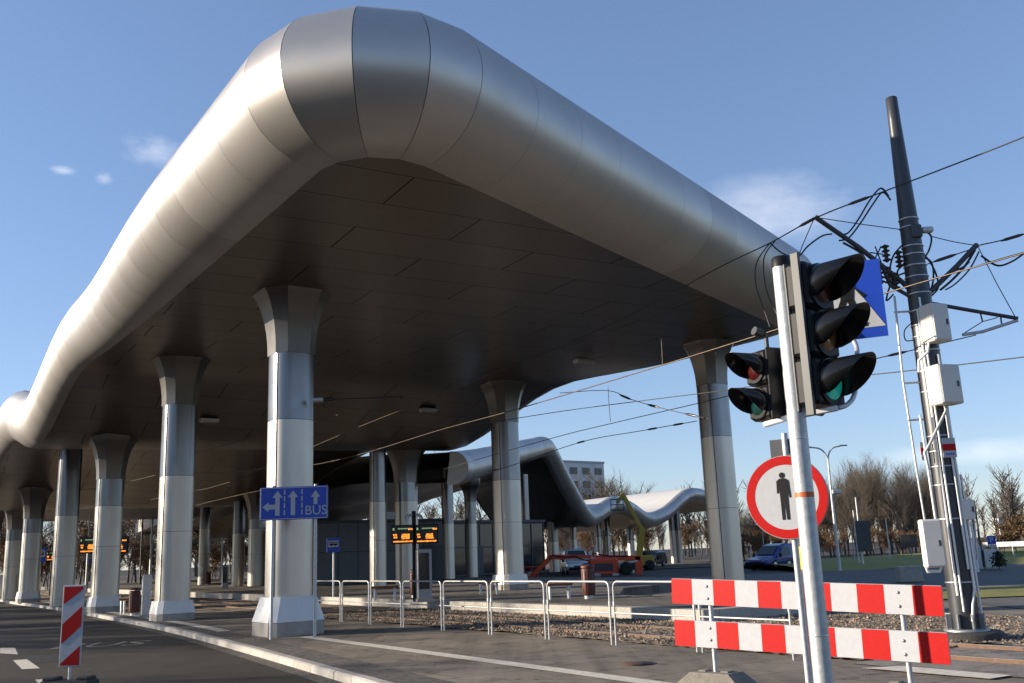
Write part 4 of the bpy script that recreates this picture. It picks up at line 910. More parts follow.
# ================================================================== DISPLAY BOARDS, CABINETS, STOPS
def display(root, x, z, w, h, y=0):
    b = MB().box((x, y, z), (w, .16, h), bev=.015).build('display_case', M['black'], root)
    MB().box((x, y-.083, z), (w-.06, .006, h-.06)).build('screen', M['screen'], b)
    lt = MB(); r_ = random.Random(int(x*100)+5)
    def row(z_, x0, x1, hh, gap=.02):
        xx = x0
        while xx < x1: ww = r_.uniform(.02, .055); lt.box((x+xx+ww/2, y-.089, z_), (ww, .004, hh*r_.uniform(.7, 1))); xx += ww+gap*r_.uniform(.5, 1.3)
    row(z-h*.38, -w*.42, w*.42, h*.09, .008)
    row(z-h*.12, -w*.05, w*.28, h*.12, .01); row(z-h*.02, -w*.02, w*.26, h*.10, .012); row(z-h*.22, -w*.04, w*.27, h*.08, .01)
    row(z-h*.02, -w*.42, -w*.30, h*.10, .01); row(z-h*.15, -w*.40, -w*.31, h*.12, .01); row(z+h*.26, w*.26, w*.42, h*.10, .012)
    lt.build('amber_text', M['led'], b); g_ = MB()
    for k in range(9): g_.box((x-w*.18+k*.045, y-.089, z+h*.30), (.03, .004, h*.06))
    g_.box((x-w*.40, y-.089, z+h*.28), (.05, .004, h*.12)); g_.build('pale_text', M['ledw'], b)
def mast_display(px, pbot, depth, zb, label, boards, topy, cam_=True):
    q = D(px, 560, depth); o = thing('display_mast', label, 'display', (q.x, q.y, zb), R(6)); top = D(px, topy, depth).z-zb
    MB().tube([(0,0,0),(0,0,top)], .07, 12).build('mast', M['black'], o)
    for x0, x1, y0, y1 in boards:
        k = depth/FPX; display(o, ((x0+x1)/2-px)*k, D((x0+x1)/2, (y0+y1)/2, depth).z-zb, (x1-x0)*k, (y1-y0)*k, -.12)
    if cam_:
        for s_ in (-1, 1): MB().tube([(0,0,top-.1),(s_*.2,-.05,top-.16),(s_*.24,-.06,top-.26)], [.035,.05,.07], 8).build('camera', M['galvmatt'], o)
    return o
mast_display(414.5, 600, 31, PZ, 'twin amber departure display on a black mast on the platform', [(392.5, 414, 525.5, 543.5), (415.5, 438, 525, 543)], 511)
mast_display(103, 600, 50, PZ, 'amber departure board behind the third kerb column', [(81, 99, 537, 553), (104, 127, 537, 553)], 530, False)
mast_display(117, 600, 72, PZ, 'small distant amber display left of the third kerb column', [(46, 58, 552, 562)], 545, False) if False else None
md = D(52, 556, 68); o = thing('display_mast', 'small distant amber display beside the blue stop sign at left', 'display', (md.x, md.y, 0), 0)
MB().tube([(0,0,0),(0,0,md.z+.6)], .06, 8).build('mast', M['black'], o); display(o, .1, md.z, .85, .65, -.1)
def cabinet(x0, x1, y0, depth, zb, label, mt='galvdark', slope=.06, glass=True):
    k = depth/FPX; q = D((x0+x1)/2, 560, depth); o = thing('information_cabinet', label, 'cabinet', (q.x, q.y, zb), R(20)); w = (x1-x0)*k*.85; h = D(x0, y0, depth).z-zb; d = w*.55
    MB().box((0,0,h/2), (w, d, h), bev=.03).build('housing', M[mt], o)
    if glass: MB().box((-.02,-d/2-.004,h*.58), (w*.72,.008,h*.68)).build('glass_panel', M['glass'], o)
    MB().box((0,0,.05), (w+.06,d+.06,.1)).build('plinth', M['concrete'], o); return o
cabinet(415, 432, 549, 30.5, PZ, 'tall glazed information cabinet below the twin display')
cabinet(143, 153, 574.5, 33, 0, 'grey narrow cabinet beside the plinth of the second kerb column', 'galvmatt', glass=False)
cabinet(222, 229, 565, 58, PZ, 'glazed ticket machine in the distance left of the lane sign')
cabinet(231, 238, 575, 70, PZ, 'small grey cabinet in the distance beside the ticket machine', glass=False)
cabinet(22, 28, 573, 62, 0, 'grey cabinet between the two leftmost columns', glass=False)
def stop_sign(px, y0, y1, depth, label, zb=PZ, side=1, hw=6.5):
    k = depth/FPX; q = D(px, (y0+y1)/2, depth); o = thing('bus_stop_sign', label, 'sign', (q.x, q.y, zb), 0, 'blue stop signs'); w, h = hw*k*2, (y1-y0)*k; z = q.z-zb
    p = MB().box((0, 0, z), (w, .03, h), bev=.01).build('sign_panel', M['blue'], o)
    MB().box((0, -.017, z+h*.1), (w*.76, .006, h*.46)).build('white_field', M['white'], p)
    bsx = MB().box((0, -.022, z+h*.12), (w*.58, .004, h*.22), bev=.001); bsx.plate(circle(w*.055, 12, -w*.16, z-h*.01), -.024, -.02); bsx.plate(circle(w*.055, 12, w*.16, z-h*.01), -.024, -.02); bsx.build('bus_symbol', M['black'], p)
    wn_ = MB()
    for i in range(4): wn_.box((-w*.2+i*w*.13, -.0255, z+h*.15), (w*.09, .003, h*.08))
    wn_.build('bus_symbol_windows', M['white'], p)
    MB().tube([(side*.0, .03, 0), (side*.0, .03, z)], .04, 8).build('post', M['galvmatt' if depth < 60 else 'darkgrey'], o); return o
stop_sign(333.5, 538.5, 552, 38, 'blue bus stop sign right of the lane arrow sign')
stop_sign(41, 548, 562, 58, 'blue bus stop sign at far left before the small columns', 0, hw=5)
stop_sign(89, 553, 562, 75, 'small blue stop sign in the gap left of the third kerb column', 0, hw=3.5)
def bench(x0, x1, ytop, depth, zb, label):
    k = depth/FPX; q = D((x0+x1)/2, ytop, depth); o = thing('bench', label, 'bench', (q.x, q.y, zb), R(3), 'platform benches'); w = (x1-x0)*k; h = max(.42, q.z-zb)
    MB().box((0,0,h), (w,.42,.07), bev=.015).build('seat', M['wood'], o)
    for x in (-w*.36, w*.36): MB().tube([(x,-.16,0),(x,-.16,h-.035),(x,.16,h-.035),(x,.16,0)], .03, 8).build('leg', M['whitepaint'], o)
bench(546, 572, 590, 29, PZ, 'red-brown bench with pale legs left of the brown bin'); bench(372, 398, 590.5, 33, PZ, 'wooden bench left of the glazed information cabinet'); bench(121, 139, 599, 36, 0, 'small bench between the second and third kerb columns'); bench(478, 500, 592, 34, PZ, 'bench half hidden behind the white plinth of the middle column')
def bin_(x, depth, zb, label, h=.95, r_=.19):
    q = D(x, 580, depth); o = thing('litter_bin', label, 'bin', (q.x, q.y, zb), 0, 'red-brown litter bins')
    b = MB().lathe([(r_*.9, .1), (r_, .14), (r_, h-.12), (r_*.9, h-.1)], 16); b.build('body', M['rust'], o); MB().lathe([(r_*1.06, h-.08), (r_*1.06, h-.03), (r_*.6, h), (.0001, h+.01)], 16).build('lid', M['rust'], o)
    MB().lathe([(r_*.7, 0), (r_*.7, .1)], 12).build('foot', M['galvmatt'], o)
    sl_ = MB()
    for k in range(12): a = k*math.pi/6; sl_.box((math.cos(a)*r_, math.sin(a)*r_, h/2), (.012, .03, h-.35), rz=a)
    sl_.build('slats', M['rust'], o)
bin_(588, 28.5, PZ, 'tall red-brown litter bin right of the platform bench'); bin_(135.5, 35, 0, 'dark red bin beside the small bench on the left'); bin_(208, 70, PZ, 'small dark bin far away under the canopy'); bin_(415, 34, PZ, 'bin behind the glazed information cabinet')
# thin lamp masts glimpsed under the canopy
for x, y0, y1, d, r_, lb in ((86.5, 515, 590, 72, .10, 'pale pole left of the third kerb column'), (150, 512, 590, 80, .12, 'sunlit pole beside the second kerb column'), (140, 510, 590, 85, .09, 'dark thin pole between second and third kerb columns'), (221.5, 538, 590, 78, .09, 'pale lamp pole under the canopy left of the lane sign'), (232.5, 534, 590, 74, .08, 'black pole beside the ticket machine'), (202, 570, 590, 84, .05, 'short pale post far away under the canopy'), (10, 520, 590, 90, .08, 'dark pole at the left edge behind the columns'), (182, 540, 590, 88, .07, 'thin post right of the second kerb column')):
    q = D(x, 580, d); o = thing('lamp_pole', lb, 'pole', (q.x, q.y, 0)); h = D(x, y0, d).z
    MB().tube([(0,0,0),(0,0,h)], [r_, r_*.7], 8).build('pole', M['galvmatt' if 'dark' not in lb and 'black' not in lb else 'darkgrey'], o); MB().box((.15, 0, h-.05), (.5, .16, .08), bev=.02).build('lamp_head', M['galvmatt'], o)

# ================================================================== VEHICLES
def car_body(Lh, secs):
    """secs: list of (x, half width bottom, half width top, z bottom, z mid, z top) lofted along x"""
    rings = []
    for x, wb, wt, z0, zm, z1 in secs: rings.append([(x,-wb*.96,z0),(x,-wb,lerp(z0,zm,.5)),(x,-wb,zm),(x,-lerp(wb,wt,.85),lerp(zm,z1,.8)),(x,-wt*.86,z1),(x,wt*.86,z1),(x,lerp(wb,wt,.85),lerp(zm,z1,.8)),(x,wb,zm),(x,wb,lerp(z0,zm,.5)),(x,wb*.96,z0)])
    mb = MB(); n = 10; V = [p for r_ in rings for p in r_]
    mb.add(V, [(i*n+j, i*n+(j+1) % n, (i+1)*n+(j+1) % n, (i+1)*n+j) for i in range(len(rings)-1) for j in range(n)], False); mb.add(rings[0], [tuple(range(n))[::-1]]); mb.add(rings[-1], [tuple(range(n))]); return mb
def van(loc, rz, mt, label, h=2.3, ln=5.2, cat='van', name='parked_van'):
    o = thing(name, label, cat, loc, rz); w = .98; k = h/2.3
    # x runs from the nose (0) to the tail (ln); z of bonnet, screen and roof shape the profile
    secs = [(0, w*.86, w*.80, .35, .55, .72*k), (.12, w*.95, w*.86, .28, .62, .95*k), (.75, w, w*.9, .28, .8*k, 1.12*k), (1.05, w, w*.88, .28, .95*k, 1.25*k), (1.85, w, w*.80, .28, 1.05*k, 2.14*k), (2.3, w, w*.82, .28, 1.05*k, 2.28*k), (ln*.7, w, w*.82, .28, 1.05*k, 2.3*k), (ln-.15, w*.99, w*.82, .3, 1.05*k, 2.26*k), (ln, w*.96, w*.78, .38, 1.0*k, 2.1*k)]
    car_body(ln, secs).build('body', M[mt], o)
    ws = MB().add([(1.075,-w*.74,1.32*k),(1.075,w*.74,1.32*k),(1.80,w*.66,2.10*k),(1.80,-w*.66,2.10*k)], [(0,1,2,3)][::-1]); ws.v = [(x-.03, y, z+.03) for x, y, z in ws.v]; ws.build('windscreen', M['glass'], o)
    for s_ in (-1, 1):
        sw = MB().add([(1.45, s_*(w*.985), 1.22*k), (2.75, s_*(w*.985), 1.22*k), (2.75, s_*(w*.865), 1.98*k), (1.92, s_*(w*.865), 1.98*k)], [(0,1,2,3) if s_ < 0 else (3,2,1,0)]); sw.v = [(x, y+s_*.012, z) for x, y, z in sw.v]; sw.build('side_window', M['glass'], o)
        MB().box((.14, s_*w*.66, .78*k), (.16, .36, .17), bev=.04).build('headlight', M['lampglass'], o)
        MB().box((1.35, s_*(w+.14), 1.28*k), (.14, .22, .28), bev=.04).build('mirror', M['black'], o); MB().box((ln-.02, s_*w*.84, 1.05*k), (.06, .14, .5), bev=.02).build('tail_light', M['red'], o)
        for x in (.92, ln-1.05):
            wh = MB().lathe([(.20,-.10),(.33,-.10),(.34,-.06),(.34,.06),(.33,.10),(.2,.10)], 20).xf(Matrix.Translation((x, s_*(w-.08), .33)) @ Matrix.Rotation(R(90), 4, 'X')); wo = wh.build('wheel', M['tyre'], o)
            MB().lathe([(.0001,-.106),(.12,-.108),(.20,-.10)] if s_ > 0 else [(.20,.10),(.12,.108),(.0001,.106)], 14).xf(Matrix.Translation((x, s_*(w-.08), .33)) @ Matrix.Rotation(R(90), 4, 'X')).build('rim', M['chrome'], wo)
    MB().box((-.03, 0, .45), (.12, w*1.7, .24), bev=.04).build('bumper', M['black'], o); MB().box((.03, 0, .72*k), (.06, .9, .14), bev=.02).build('grille', M['black'], o)
    return o
q = D(580, 573, 76); van((q.x, q.y, -.1), R(94), 'vanwhite', 'white van facing us beside the orange lift', 1.95, 4.6)
q = D(757, 566, 68); van((q.x-.1, q.y, -.1), R(38), 'vanblue', 'dark blue van parked behind the round sign post', 1.75, 3.5)
q = D(642, 570, 92); van((q.x, q.y, -.1), R(60), 'cardark', 'dark car parked right of the orange lift', 1.55, 4.2, 'car', 'parked_car')
# boom lifts
q = D(600, 575, 70); bo = thing('boom_lift', 'orange-red articulated boom lift with folded arms beside the white van', 'lift', (q.x, q.y, -.1), 0); k = 70/FPX
def lp2(px, py, base_, d, y=0): P = D(px, py, d); return Vector((P.x-base_.x, y, P.z+.1))
def beam(mb, p, q_, w, dep=.35):
    d = q_-p; x = d.normalized(); y = Vector((0,1,0)); z = x.cross(y); mb.box((p+q_)/2, (d.length, dep, w), ax=Matrix((x, y, z)).transposed(), bev=.03); return mb
BQ = Vector((q.x, q.y, 0))
beam(MB(), lp2(528, 580, BQ, 70), lp2(551, 557, BQ, 70), .32).build('lower_arm', M['orange'], bo)
beam(MB(), lp2(549, 557, BQ, 70), lp2(640, 558, BQ, 70), .34).build('main_boom', M['orange'], bo)
beam(MB(), lp2(590, 558, BQ, 70, -.4), lp2(634, 572, BQ, 70, -.4), .22, .2).build('linkage', M['galvmatt'], bo)
beam(MB(), lp2(638, 556, BQ, 70), lp2(639.5, 580, BQ, 70), .5).build('folded_arm', M['orange'], bo)
MB().box(lp2(603, 567, BQ, 70), (2.1, 1.6, 1.25), bev=.15).build('turret', M['orange'], bo); MB().box(lp2(610, 578, BQ, 70), (3.2, 1.9, .5), bev=.06).build('chassis', M['darkgrey'], bo)
beam(MB(), lp2(590, 569, BQ, 70), lp2(637, 561, BQ, 70), .16, .5).build('cylinder', M['chrome'], bo)
for x in (-1.2, 1.5):
    for y in (-.85, .85): MB().lathe([(.2,-.15),(.42,-.15),(.45,-.08),(.45,.08),(.42,.15),(.2,.15)], 18).xf(Matrix.Translation((x+.3, y, .45)) @ Matrix.Rotation(R(90), 4, 'X')).build('wheel', M['tyre'], bo)
dk_ = MB(); dk_.box(lp2(528, 577, BQ, 70)+Vector((0,0,-.3)), (1.5,.8,.08))
for dx in (-.72, -.24, .24, .72):
    for dy in (-.38, .38): dk_.box(lp2(528, 577, BQ, 70)+Vector((dx,dy,.2)), (.05,.05,1.0))
for dz in (.2, .7):
    for dy in (-.38, .38): dk_.box(lp2(528, 577, BQ, 70)+Vector((0,dy,dz)), (1.5,.05,.05))
dk_.build('basket', M['orange'], bo)
for i_, (ax_, ay_, bx_, by_) in enumerate(((552, 555, 575, 556), (575, 556, 592, 561), (592, 553, 628, 556))): MB().tube(crs([lp2(ax_, ay_, BQ, 70, -.22), lp2((ax_+bx_)/2, (ay_+by_)/2+1.5, BQ, 70, -.26), lp2(bx_, by_, BQ, 70, -.22)], 4), .045, 6).build('hydraulic_hose', M['black'], bo)
MB().box(lp2(603, 567, BQ, 70, -.82), (1.3, .04, .5), bev=.02).build('engine_cover_panel', M['darkgrey'], bo); MB().box(lp2(583, 559.5, BQ, 70, -.2), (2.6, .05, .16)).build('pale_stripe', M['white'], bo)
for x in (596, 614): MB().box(lp2(x, 575.5, BQ, 70, -1.0), (.5, .15, .35), bev=.06).build('floodlight', M['lampglass'], bo)
q = D(640, 578, 84); yo = thing('boom_lift', 'yellow boom lift with raised mast and basket at the roof', 'lift', (q.x, q.y, -.1), 0); BQ = Vector((q.x, q.y, 0))
MB().box((0,0,.75), (2.4,1.8,.9), bev=.1).build('chassis', M['yellow'], yo)
for x in (-.8, .8):
    for y in (-.85, .85): MB().lathe([(.2,-.15),(.40,-.15),(.42,0),(.40,.15),(.2,.15)], 16).xf(Matrix.Translation((x, y, .42)) @ Matrix.Rotation(R(90), 4, 'X')).build('wheel', M['tyre'], yo)
beam(MB(), lp2(638, 566, BQ, 84), lp2(642, 529, BQ, 84), .52, .45).build('lower_arm', M['yellow'], yo)
beam(MB(), lp2(643, 532, BQ, 84), lp2(622, 493, BQ, 84), .36, .35).build('upper_arm', M['yellow'], yo)
beam(MB(), lp2(623, 494, BQ, 84), lp2(617, 503, BQ, 84), .3, .3).build('jib', M['yellow'], yo)
bk2 = MB(); bc = lp2(617, 506, BQ, 84, -.2)
bk2.box(bc+Vector((0,0,-.35)), (1.1,.8,.08)); 
for dz in (.1, .55): 
    for yy in (-.4, .4): bk2.box(bc+Vector((0,yy,dz)), (1.1,.04,.05))
for xx in (-.55, 0, .55):
    for yy in (-.4, .4): bk2.box(bc+Vector((xx,yy,.1)), (.04,.04,.9))
bk2.build('basket', M['darkgrey'], yo)

# ================================================================== TRAM POLE
tb_ = Vector((7.07, 16.0, 0)); tp_h = D(890, 98, 16).z
tp = thing('tram_pole', 'tall dark catenary pole with white boxes, conduits and tram wire brackets', 'pole', tb_); tp.rotation_euler = (0, R(-.45), 0)
def T(px, py, dy=0.0): P = D(px, py, 16+dy); return Vector((P.x-tb_.x, P.y-tb_.y, P.z))
MB().lathe([(.215, .1), (.205, 4.2), (.19, 5.8), (.105, tp_h-.45)], 26).build('pole', M['bigpole'], tp)
MB().lathe([(.106, tp_h-.45), (.100, tp_h-.01), (.09, tp_h), (.0001, tp_h)], 26).build('pole_top', M['bigpole'], tp)
MB().lathe([(.55, -.02), (.55, .1), (.50, .14), (.0001, .145)], 22).build('footing', M['rubber'], tp)
fl_ = MB().lathe([(.34,.145),(.34,.18),(.25,.18)], 20)
for k_ in range(8): a = k_*math.pi/4; fl_.box((.29*math.cos(a), .29*math.sin(a), .25), (.03,.03,.22)); fl_.box((.26*math.cos(a), .26*math.sin(a), .30), (.10,.012,.22), rz=a)
fl_.build('base_flange', M['galvdark'], tp)
def rad_at(z): return lerp(.215, .19, z/5.8) if z < 5.8 else lerp(.19, .11, (z-5.8)/(tp_h-6.25))
for z in (.9, 1.9, 2.45, 2.75, 3.0, 3.25, 4.0, 4.35, 4.7, 4.95, 5.15, 5.4, 5.7, 6.0, 6.2, 6.4, 6.55, 6.9, 7.05): r_ = rad_at(z)+.008; MB().lathe([(r_, z-.012), (r_+.006, z-.008), (r_+.006, z+.008), (r_, z+.012)], 22).build('steel_band', M['galv'], tp)
def conduit(ang, pts, r_=.022, name='conduit', mt='whitepaint'):
    a = R(ang); MB().tube([((rad_at(z)+.035+o_)*math.cos(a+da), (rad_at(z)+.035+o_)*math.sin(a+da), z) for z, o_, da in pts], r_, 8).build(name, M[mt], tp)
conduit(232, [(.7, 0, .0), (5.4, 0, .0)], .02); conduit(300, [(.3, .0, -.5), (.55, .0, -.35), (.8, 0, 0), (2.3, 0, 0), (4.6, 0, -.18)], .022)
for an_, z0_, z1_ in ((246, .45, 5.6), (284, 1.1, 4.4)): conduit(an_, [(z0_, 0, 0), (z1_, 0, 0)], .018)
conduit(332, [(.25, 0, 0), (2.6, 0, 0)], .02); conduit(208, [(1.6, .12, 0), (3.6, .16, 0)], .02)
MB().tube([T(932, 560), T(918, 470), T(905, 380), T(897, 296)], .02, 8).build('stand_off_conduit', M['galvmatt'], tp)
MB().tube([T(949, 405, -.3), T(947, 412, -.3), T(930, 446, -.28), T(926, 452, -.25), T(930, 470, -.24)], .025, 8).build('bent_conduit', M['galvmatt'], tp)
for py in (312, 383, 420): 
    MB().tube([T(898+(py-296)*.115-3, py), T(915+(py-296)*.115, py-1)], .018, 6).build('stand_off', M['galvmatt'], tp)
def pbox(x0, x1, y0, y1, label, dy=-.35, dep=.30, rz=R(18)):
    c = T((x0+x1)/2, (y0+y1)/2, dy); k = (16+dy)/FPX; w, h = (x1-x0)*k*.86, (y1-y0)*k
    b = MB().box((0,0,0), (w, dep, h), bev=.02).build('equipment_box', M['boxwhite'], tp, c); b.rotation_euler = (0, 0, rz)
    MB().box((0,-dep/2-.004,0), (w*.9,.012,h*.93), bev=.004).build('cover', M['boxwhite'], b); MB().box((w*.3,-dep/2-.015,.0), (.03,.02,.09)).build('latch', M['darkgrey'], b); return b
pbox(925, 950, 304, 343, '', -.34); pbox(931, 962, 365, 405, '', -.36); pbox(922, 943, 520, 566, '', -.30, .2, R(-6)); pbox(953, 972, 500, 520, '', -.05)
MB().tube([T(926, 565, -.3), T(928, 571, -.3), T(940, 571, -.28), T(943, 563, -.25)], .022, 8).build('u_conduit', M['whitepaint'], tp)
MB().tube([T(931, 343, -.34), T(930, 352, -.33), T(921, 360, -.3), T(921, 372, -.27)], .02, 8).build('bent_conduit', M['whitepaint'], tp)
for x in (963, 967, 975): MB().tube([T(x, 520, -.05), T(x+3, 560, -.05)], .016, 6).build('drop_conduit', M['galvmatt'], tp)
# small red and white plates
for x0, x1, y0, y1, dy in ((944, 957, 438, 457, -.3), (922, 927, 442, 460, -.1)):
    c = T((x0+x1)/2, (y0+y1)/2, dy); w, h = (x1-x0)*16/FPX, (y1-y0)*16/FPX; b = MB().box((0,0,0), (w,.012,h)).build('number_plate', M['white'], tp, c)
    MB().box((0,-.008,h*.02), (w,.004,h*.34)).build('red_band', M['red'], b)
    tx = MB()
    for i in range(4): tx.box((-w*.25+i*w*.17, -.008, -h*.33), (w*.1,.004,h*.1))
    tx.build('small_text', M['blue'], b)
# cantilever arms
def arm(pts, r_, nm='cantilever_arm', mt='galvdark'): return MB().tube(pts, r_, 8).build(nm, M[mt], tp)
arm([T(915, 290), T(862, 247), T(818, 216)], .045, mt='bigpole'); arm([T(921, 303), T(940, 285), T(960, 266), T(980, 245)], .045, mt='bigpole'); arm([T(932, 303), T(975, 311), T(1020, 319)], .035, mt='bigpole')
arm([T(912, 296), T(893, 285), T(885, 265), T(878, 262)], .035, mt='bigpole')
arm([T(980, 245), T(1000, 285), T(1018, 318)], .008, 'stay_wire', 'cable'); arm([T(818, 216), T(806, 243), T(800, 258)], .008, 'stay_wire', 'cable')
arm([T(965, 335), T(985, 332), T(1020, 321)], .028, 'registration_arm', 'galvmatt'); arm([T(967, 333), T(985, 322), T(1000, 318)], .008, 'stay_wire', 'cable'); arm([T(983, 314), T(985, 322)], .014, 'clamp', 'bigpole'); arm([T(1003, 316), T(1004, 324)], .014, 'clamp', 'bigpole')
def insulator(px, py, n=4, h=.32, w=.07):
    c = T(px, py); mb = MB(); pr = [(.02, 0)]
    for i in range(n): z = h*(i+.2)/n; pr += [(.03, z), (w, z+h*.25/n), (w, z+h*.4/n), (.03, z+h*.7/n)]
    mb.lathe(pr+[(.02, h)], 14); mb.build('insulator', M['insul'], tp, c)
for px, py in ((884, 284), (892, 284), (899, 290), (890, 262), (903, 268)): insulator(px, py)
MB().box(T(918, 232, -.1), (.18,.2,.24), bev=.02).build('switch_box', M['bigpole'], tp); MB().box(T(930, 230, -.1), (.2,.12,.1), bev=.02).build('camera', M['galvmatt'], tp)
for x0, y0, x1, y1 in ((878, 246, 884, 262), (884, 246, 878, 258), (873, 252, 886, 254)): arm([T(x0, y0), T(x1, y1)], .012, 'spike', 'cable')
def cab(pts, r_=.016): return MB().tube(crs([T(*p) for p in pts], 6), r_, 6).build('cable_loop', M['cable'], tp)
cab([(892, 196), (884, 188), (873, 200), (862, 218), (850, 233), (838, 232)]); cab([(894, 200), (886, 192), (876, 204), (864, 222), (852, 237), (842, 240)])
cab([(923, 228), (934, 236), (932, 250), (925, 262), (922, 280)]); cab([(921, 252), (930, 258), (938, 272), (941, 287), (934, 296)]); cab([(922, 256), (934, 262), (936, 280), (930, 300)])
cab([(978, 250), (968, 266), (955, 280), (943, 290)], .022); cab([(982, 252), (972, 270), (958, 284), (948, 290)], .014); cab([(984, 256), (1000, 266), (1015, 262), (1030, 252)], .018)
cab([(896, 294), (889, 300), (893, 285), (900, 276), (910, 272)]); cab([(880, 268), (870, 262), (863, 252), (846, 242)], .02); cab([(905, 245), (896, 256), (893, 272), (900, 284)]); cab([(908, 262), (900, 272), (905, 284), (912, 290)])
cab([(915, 322), (907, 330), (908, 340), (916, 340)], .010); cab([(952, 272), (965, 268), (972, 262)], .02)

# ================================================================== OVERHEAD WIRES
def wire(pts, label, r_=.010, mt='cable', cat='overhead wire', knots=()):
    P = crs([Vector(p) for p in pts], 5); b = Vector(P[len(P)//2]); o = thing('overhead_wire', label, cat, b, 0, 'overhead tram wires')
    MB().tube([p-b for p in P], r_, 6).build('strand', M[mt], o)
    for kx in knots:
        i = min(len(P)-2, int(kx*(len(P)-1))); d = (P[i+1]-P[i]).normalized(); c = P[i]
        MB().tube([c-b-d*.22, c-b-d*.12, c-b+d*.12, c-b+d*.22], [.012, .028, .028, .012], 8).build('strain_insulator', M['insul'], o)
    return o
def onT(px, py, t_):
    d = ray(px, py); n = BX; return CAM + d*((L(0, t_)-CAM).dot(n)/d.dot(n))
t0 = 6.8
wire([onT(x, y, t0) for x, y in ((1075, 112), (1024, 137), (893, 188), (820, 216), (770, 243), (720, 267), (640, 310), (560, 347), (488, 375))], 'messenger wire rising from under the canopy past the pole to the top right', .011, knots=(.32, .42))
wire([onT(x, y, t0) for x, y in ((488, 375), (430, 399), (376, 420), (347, 432), (300, 452), (235, 478))], 'messenger wire continuing under the soffit past the middle column', .012, 'wire')
wire([onT(x, y, t0) for x, y in ((1075, 238), (1024, 253), (886, 293), (778, 329), (640, 372), (514, 410), (440, 430), (365, 453), (312, 465), (265, 469), (230, 472), (190, 473))], 'copper contact wire running low under the whole canopy', .012, 'wire', knots=(.62, .70))
wire([onT(x, y, 6.2) for x, y in ((338, 414.7), (300, 425.5), (265, 434.6), (230, 444), (190, 454))], 'short sunlit wire between the first two kerb columns', .014, 'wire')
wire([onT(x, y, 8.6) for x, y in ((1024, 357), (957, 365), (878, 374), (783, 382), (720, 391), (640, 401), (550, 413), (440, 431))], 'cross wire passing level behind the two signal heads', .010, knots=(.42,))
wire([onT(x, y, 10.4) for x, y in ((976, 335), (913, 350), (870, 360), (783, 380), (720, 398), (609, 424), (549, 439), (445, 469))], 'wire from the registration arm to behind the middle column', .010, knots=(.2,))
wire([onT(x, y, 12.0) for x, y in ((488, 471), (507, 467), (581, 442), (640, 431), (697, 421))], 'span wire with insulators from the middle column to the right corner column', .011, knots=(.15, .5, .8, .92))
wire([onT(x, y, 9.0) for x, y in ((560, 393), (607, 390.5), (630, 399), (661, 408), (709, 419))], 'thin diagonal stay ending at the right corner column', .009, knots=(.45, .7, .9))
wire([onT(x, y, 7.5) for x, y in ((608, 387), (609, 404), (610.5, 422))], 'short vertical dropper in the gap of sky', .007)
wire([onT(x, y, 6.8) for x, y in ((661, 338), (662, 350), (662.5, 364))], 'short vertical dropper before the right corner of the soffit', .008, 'wire')
wire([onT(x, y, 6.8) for x, y in ((893, 188), (960, 243), (980, 245), (1024, 235), (1080, 222))][2:], 'wire leaving the outer bracket tip to the right', .011, knots=(.35,)) if False else None
wire([T(980, 245)+tb_, T(1003, 240)+tb_, T(1024, 234)+tb_, T(1090, 214)+tb_], 'wire with insulator leaving the bracket tip to the right edge', .011, knots=(.55,))
wire([T(820, 218)+tb_, T(860, 224)+tb_, T(905, 230)+tb_], 'thin tie wire from left bracket tip to the pole', .008)
wire([T(930, 236)+tb_, T(955, 242)+tb_, T(980, 246)+tb_], 'thin tie wire from the pole to right bracket tip', .008)
wire([T(925, 265)+tb_, T(945, 258)+tb_, T(975, 248)+tb_], 'short tie with long insulator right of the pole', .010, knots=(.5,))
wire([T(1090, 236)+tb_, T(1024, 252)+tb_, T(960, 271)+tb_, T(905, 289)+tb_], 'pale twin wire crossing the pole below the brackets', .0055, 'wire')
wire([onT(x, y, 6.8) for x, y in ((770, 243), (757, 262), (756, 285), (766, 315), (770, 327))], 'looped jumper cable hanging left of the traffic light, outer one', .011)
wire([onT(x, y, 6.8) for x, y in ((775, 241), (764, 258), (766, 288), (776, 312), (782, 322))], 'looped jumper cable hanging left of the traffic light, inner one', .011)
wire([onT(x, y, 6.8) for x, y in ((770, 243), (782, 253), (797, 257), (808, 246), (822, 236), (832, 234))], 'slack black cable over the traffic light pole top', .014)
wire([onT(x, y, 5.0) for x, y in ((230, 482), (205, 489), (186, 492), (150, 500))], 'sunlit wire end beside the second kerb column, lower', .013, 'wire'); wire([onT(x, y, 5.0) for x, y in ((262, 490), (235, 496), (205, 503), (180, 510))], 'lowest sunlit wire left of the lane sign', .012, 'wire')
wire([onT(x, y, 4.6) for x, y in ((156, 475), (140, 479), (105, 487), (80, 490))], 'sunlit wire between second and third kerb columns', .016, 'wire')
# little arms with insulators fixed to the columns
for (s_, t_, px, py, lb) in ((8.2, 2.3, 313, 400, 'span wire stub on the right face of the nearest column'),):
    p = D(313, 400, 22.6); o = thing('wire_anchor', lb, 'wire anchor', p); MB().tube([(0,0,0),(.25,0,0)], .06, 8).build('clamp', M['galvmatt'], o); MB().tube([(.25,0,0),(.45,0,.0),(.55,0,0)], [.05,.05,.015], 8).build('insulator', M['insul'], o); MB().tube([(.55,0,0),(2.1,.4,.06)], .014, 6).build('tie_wire', M['cable'], o)

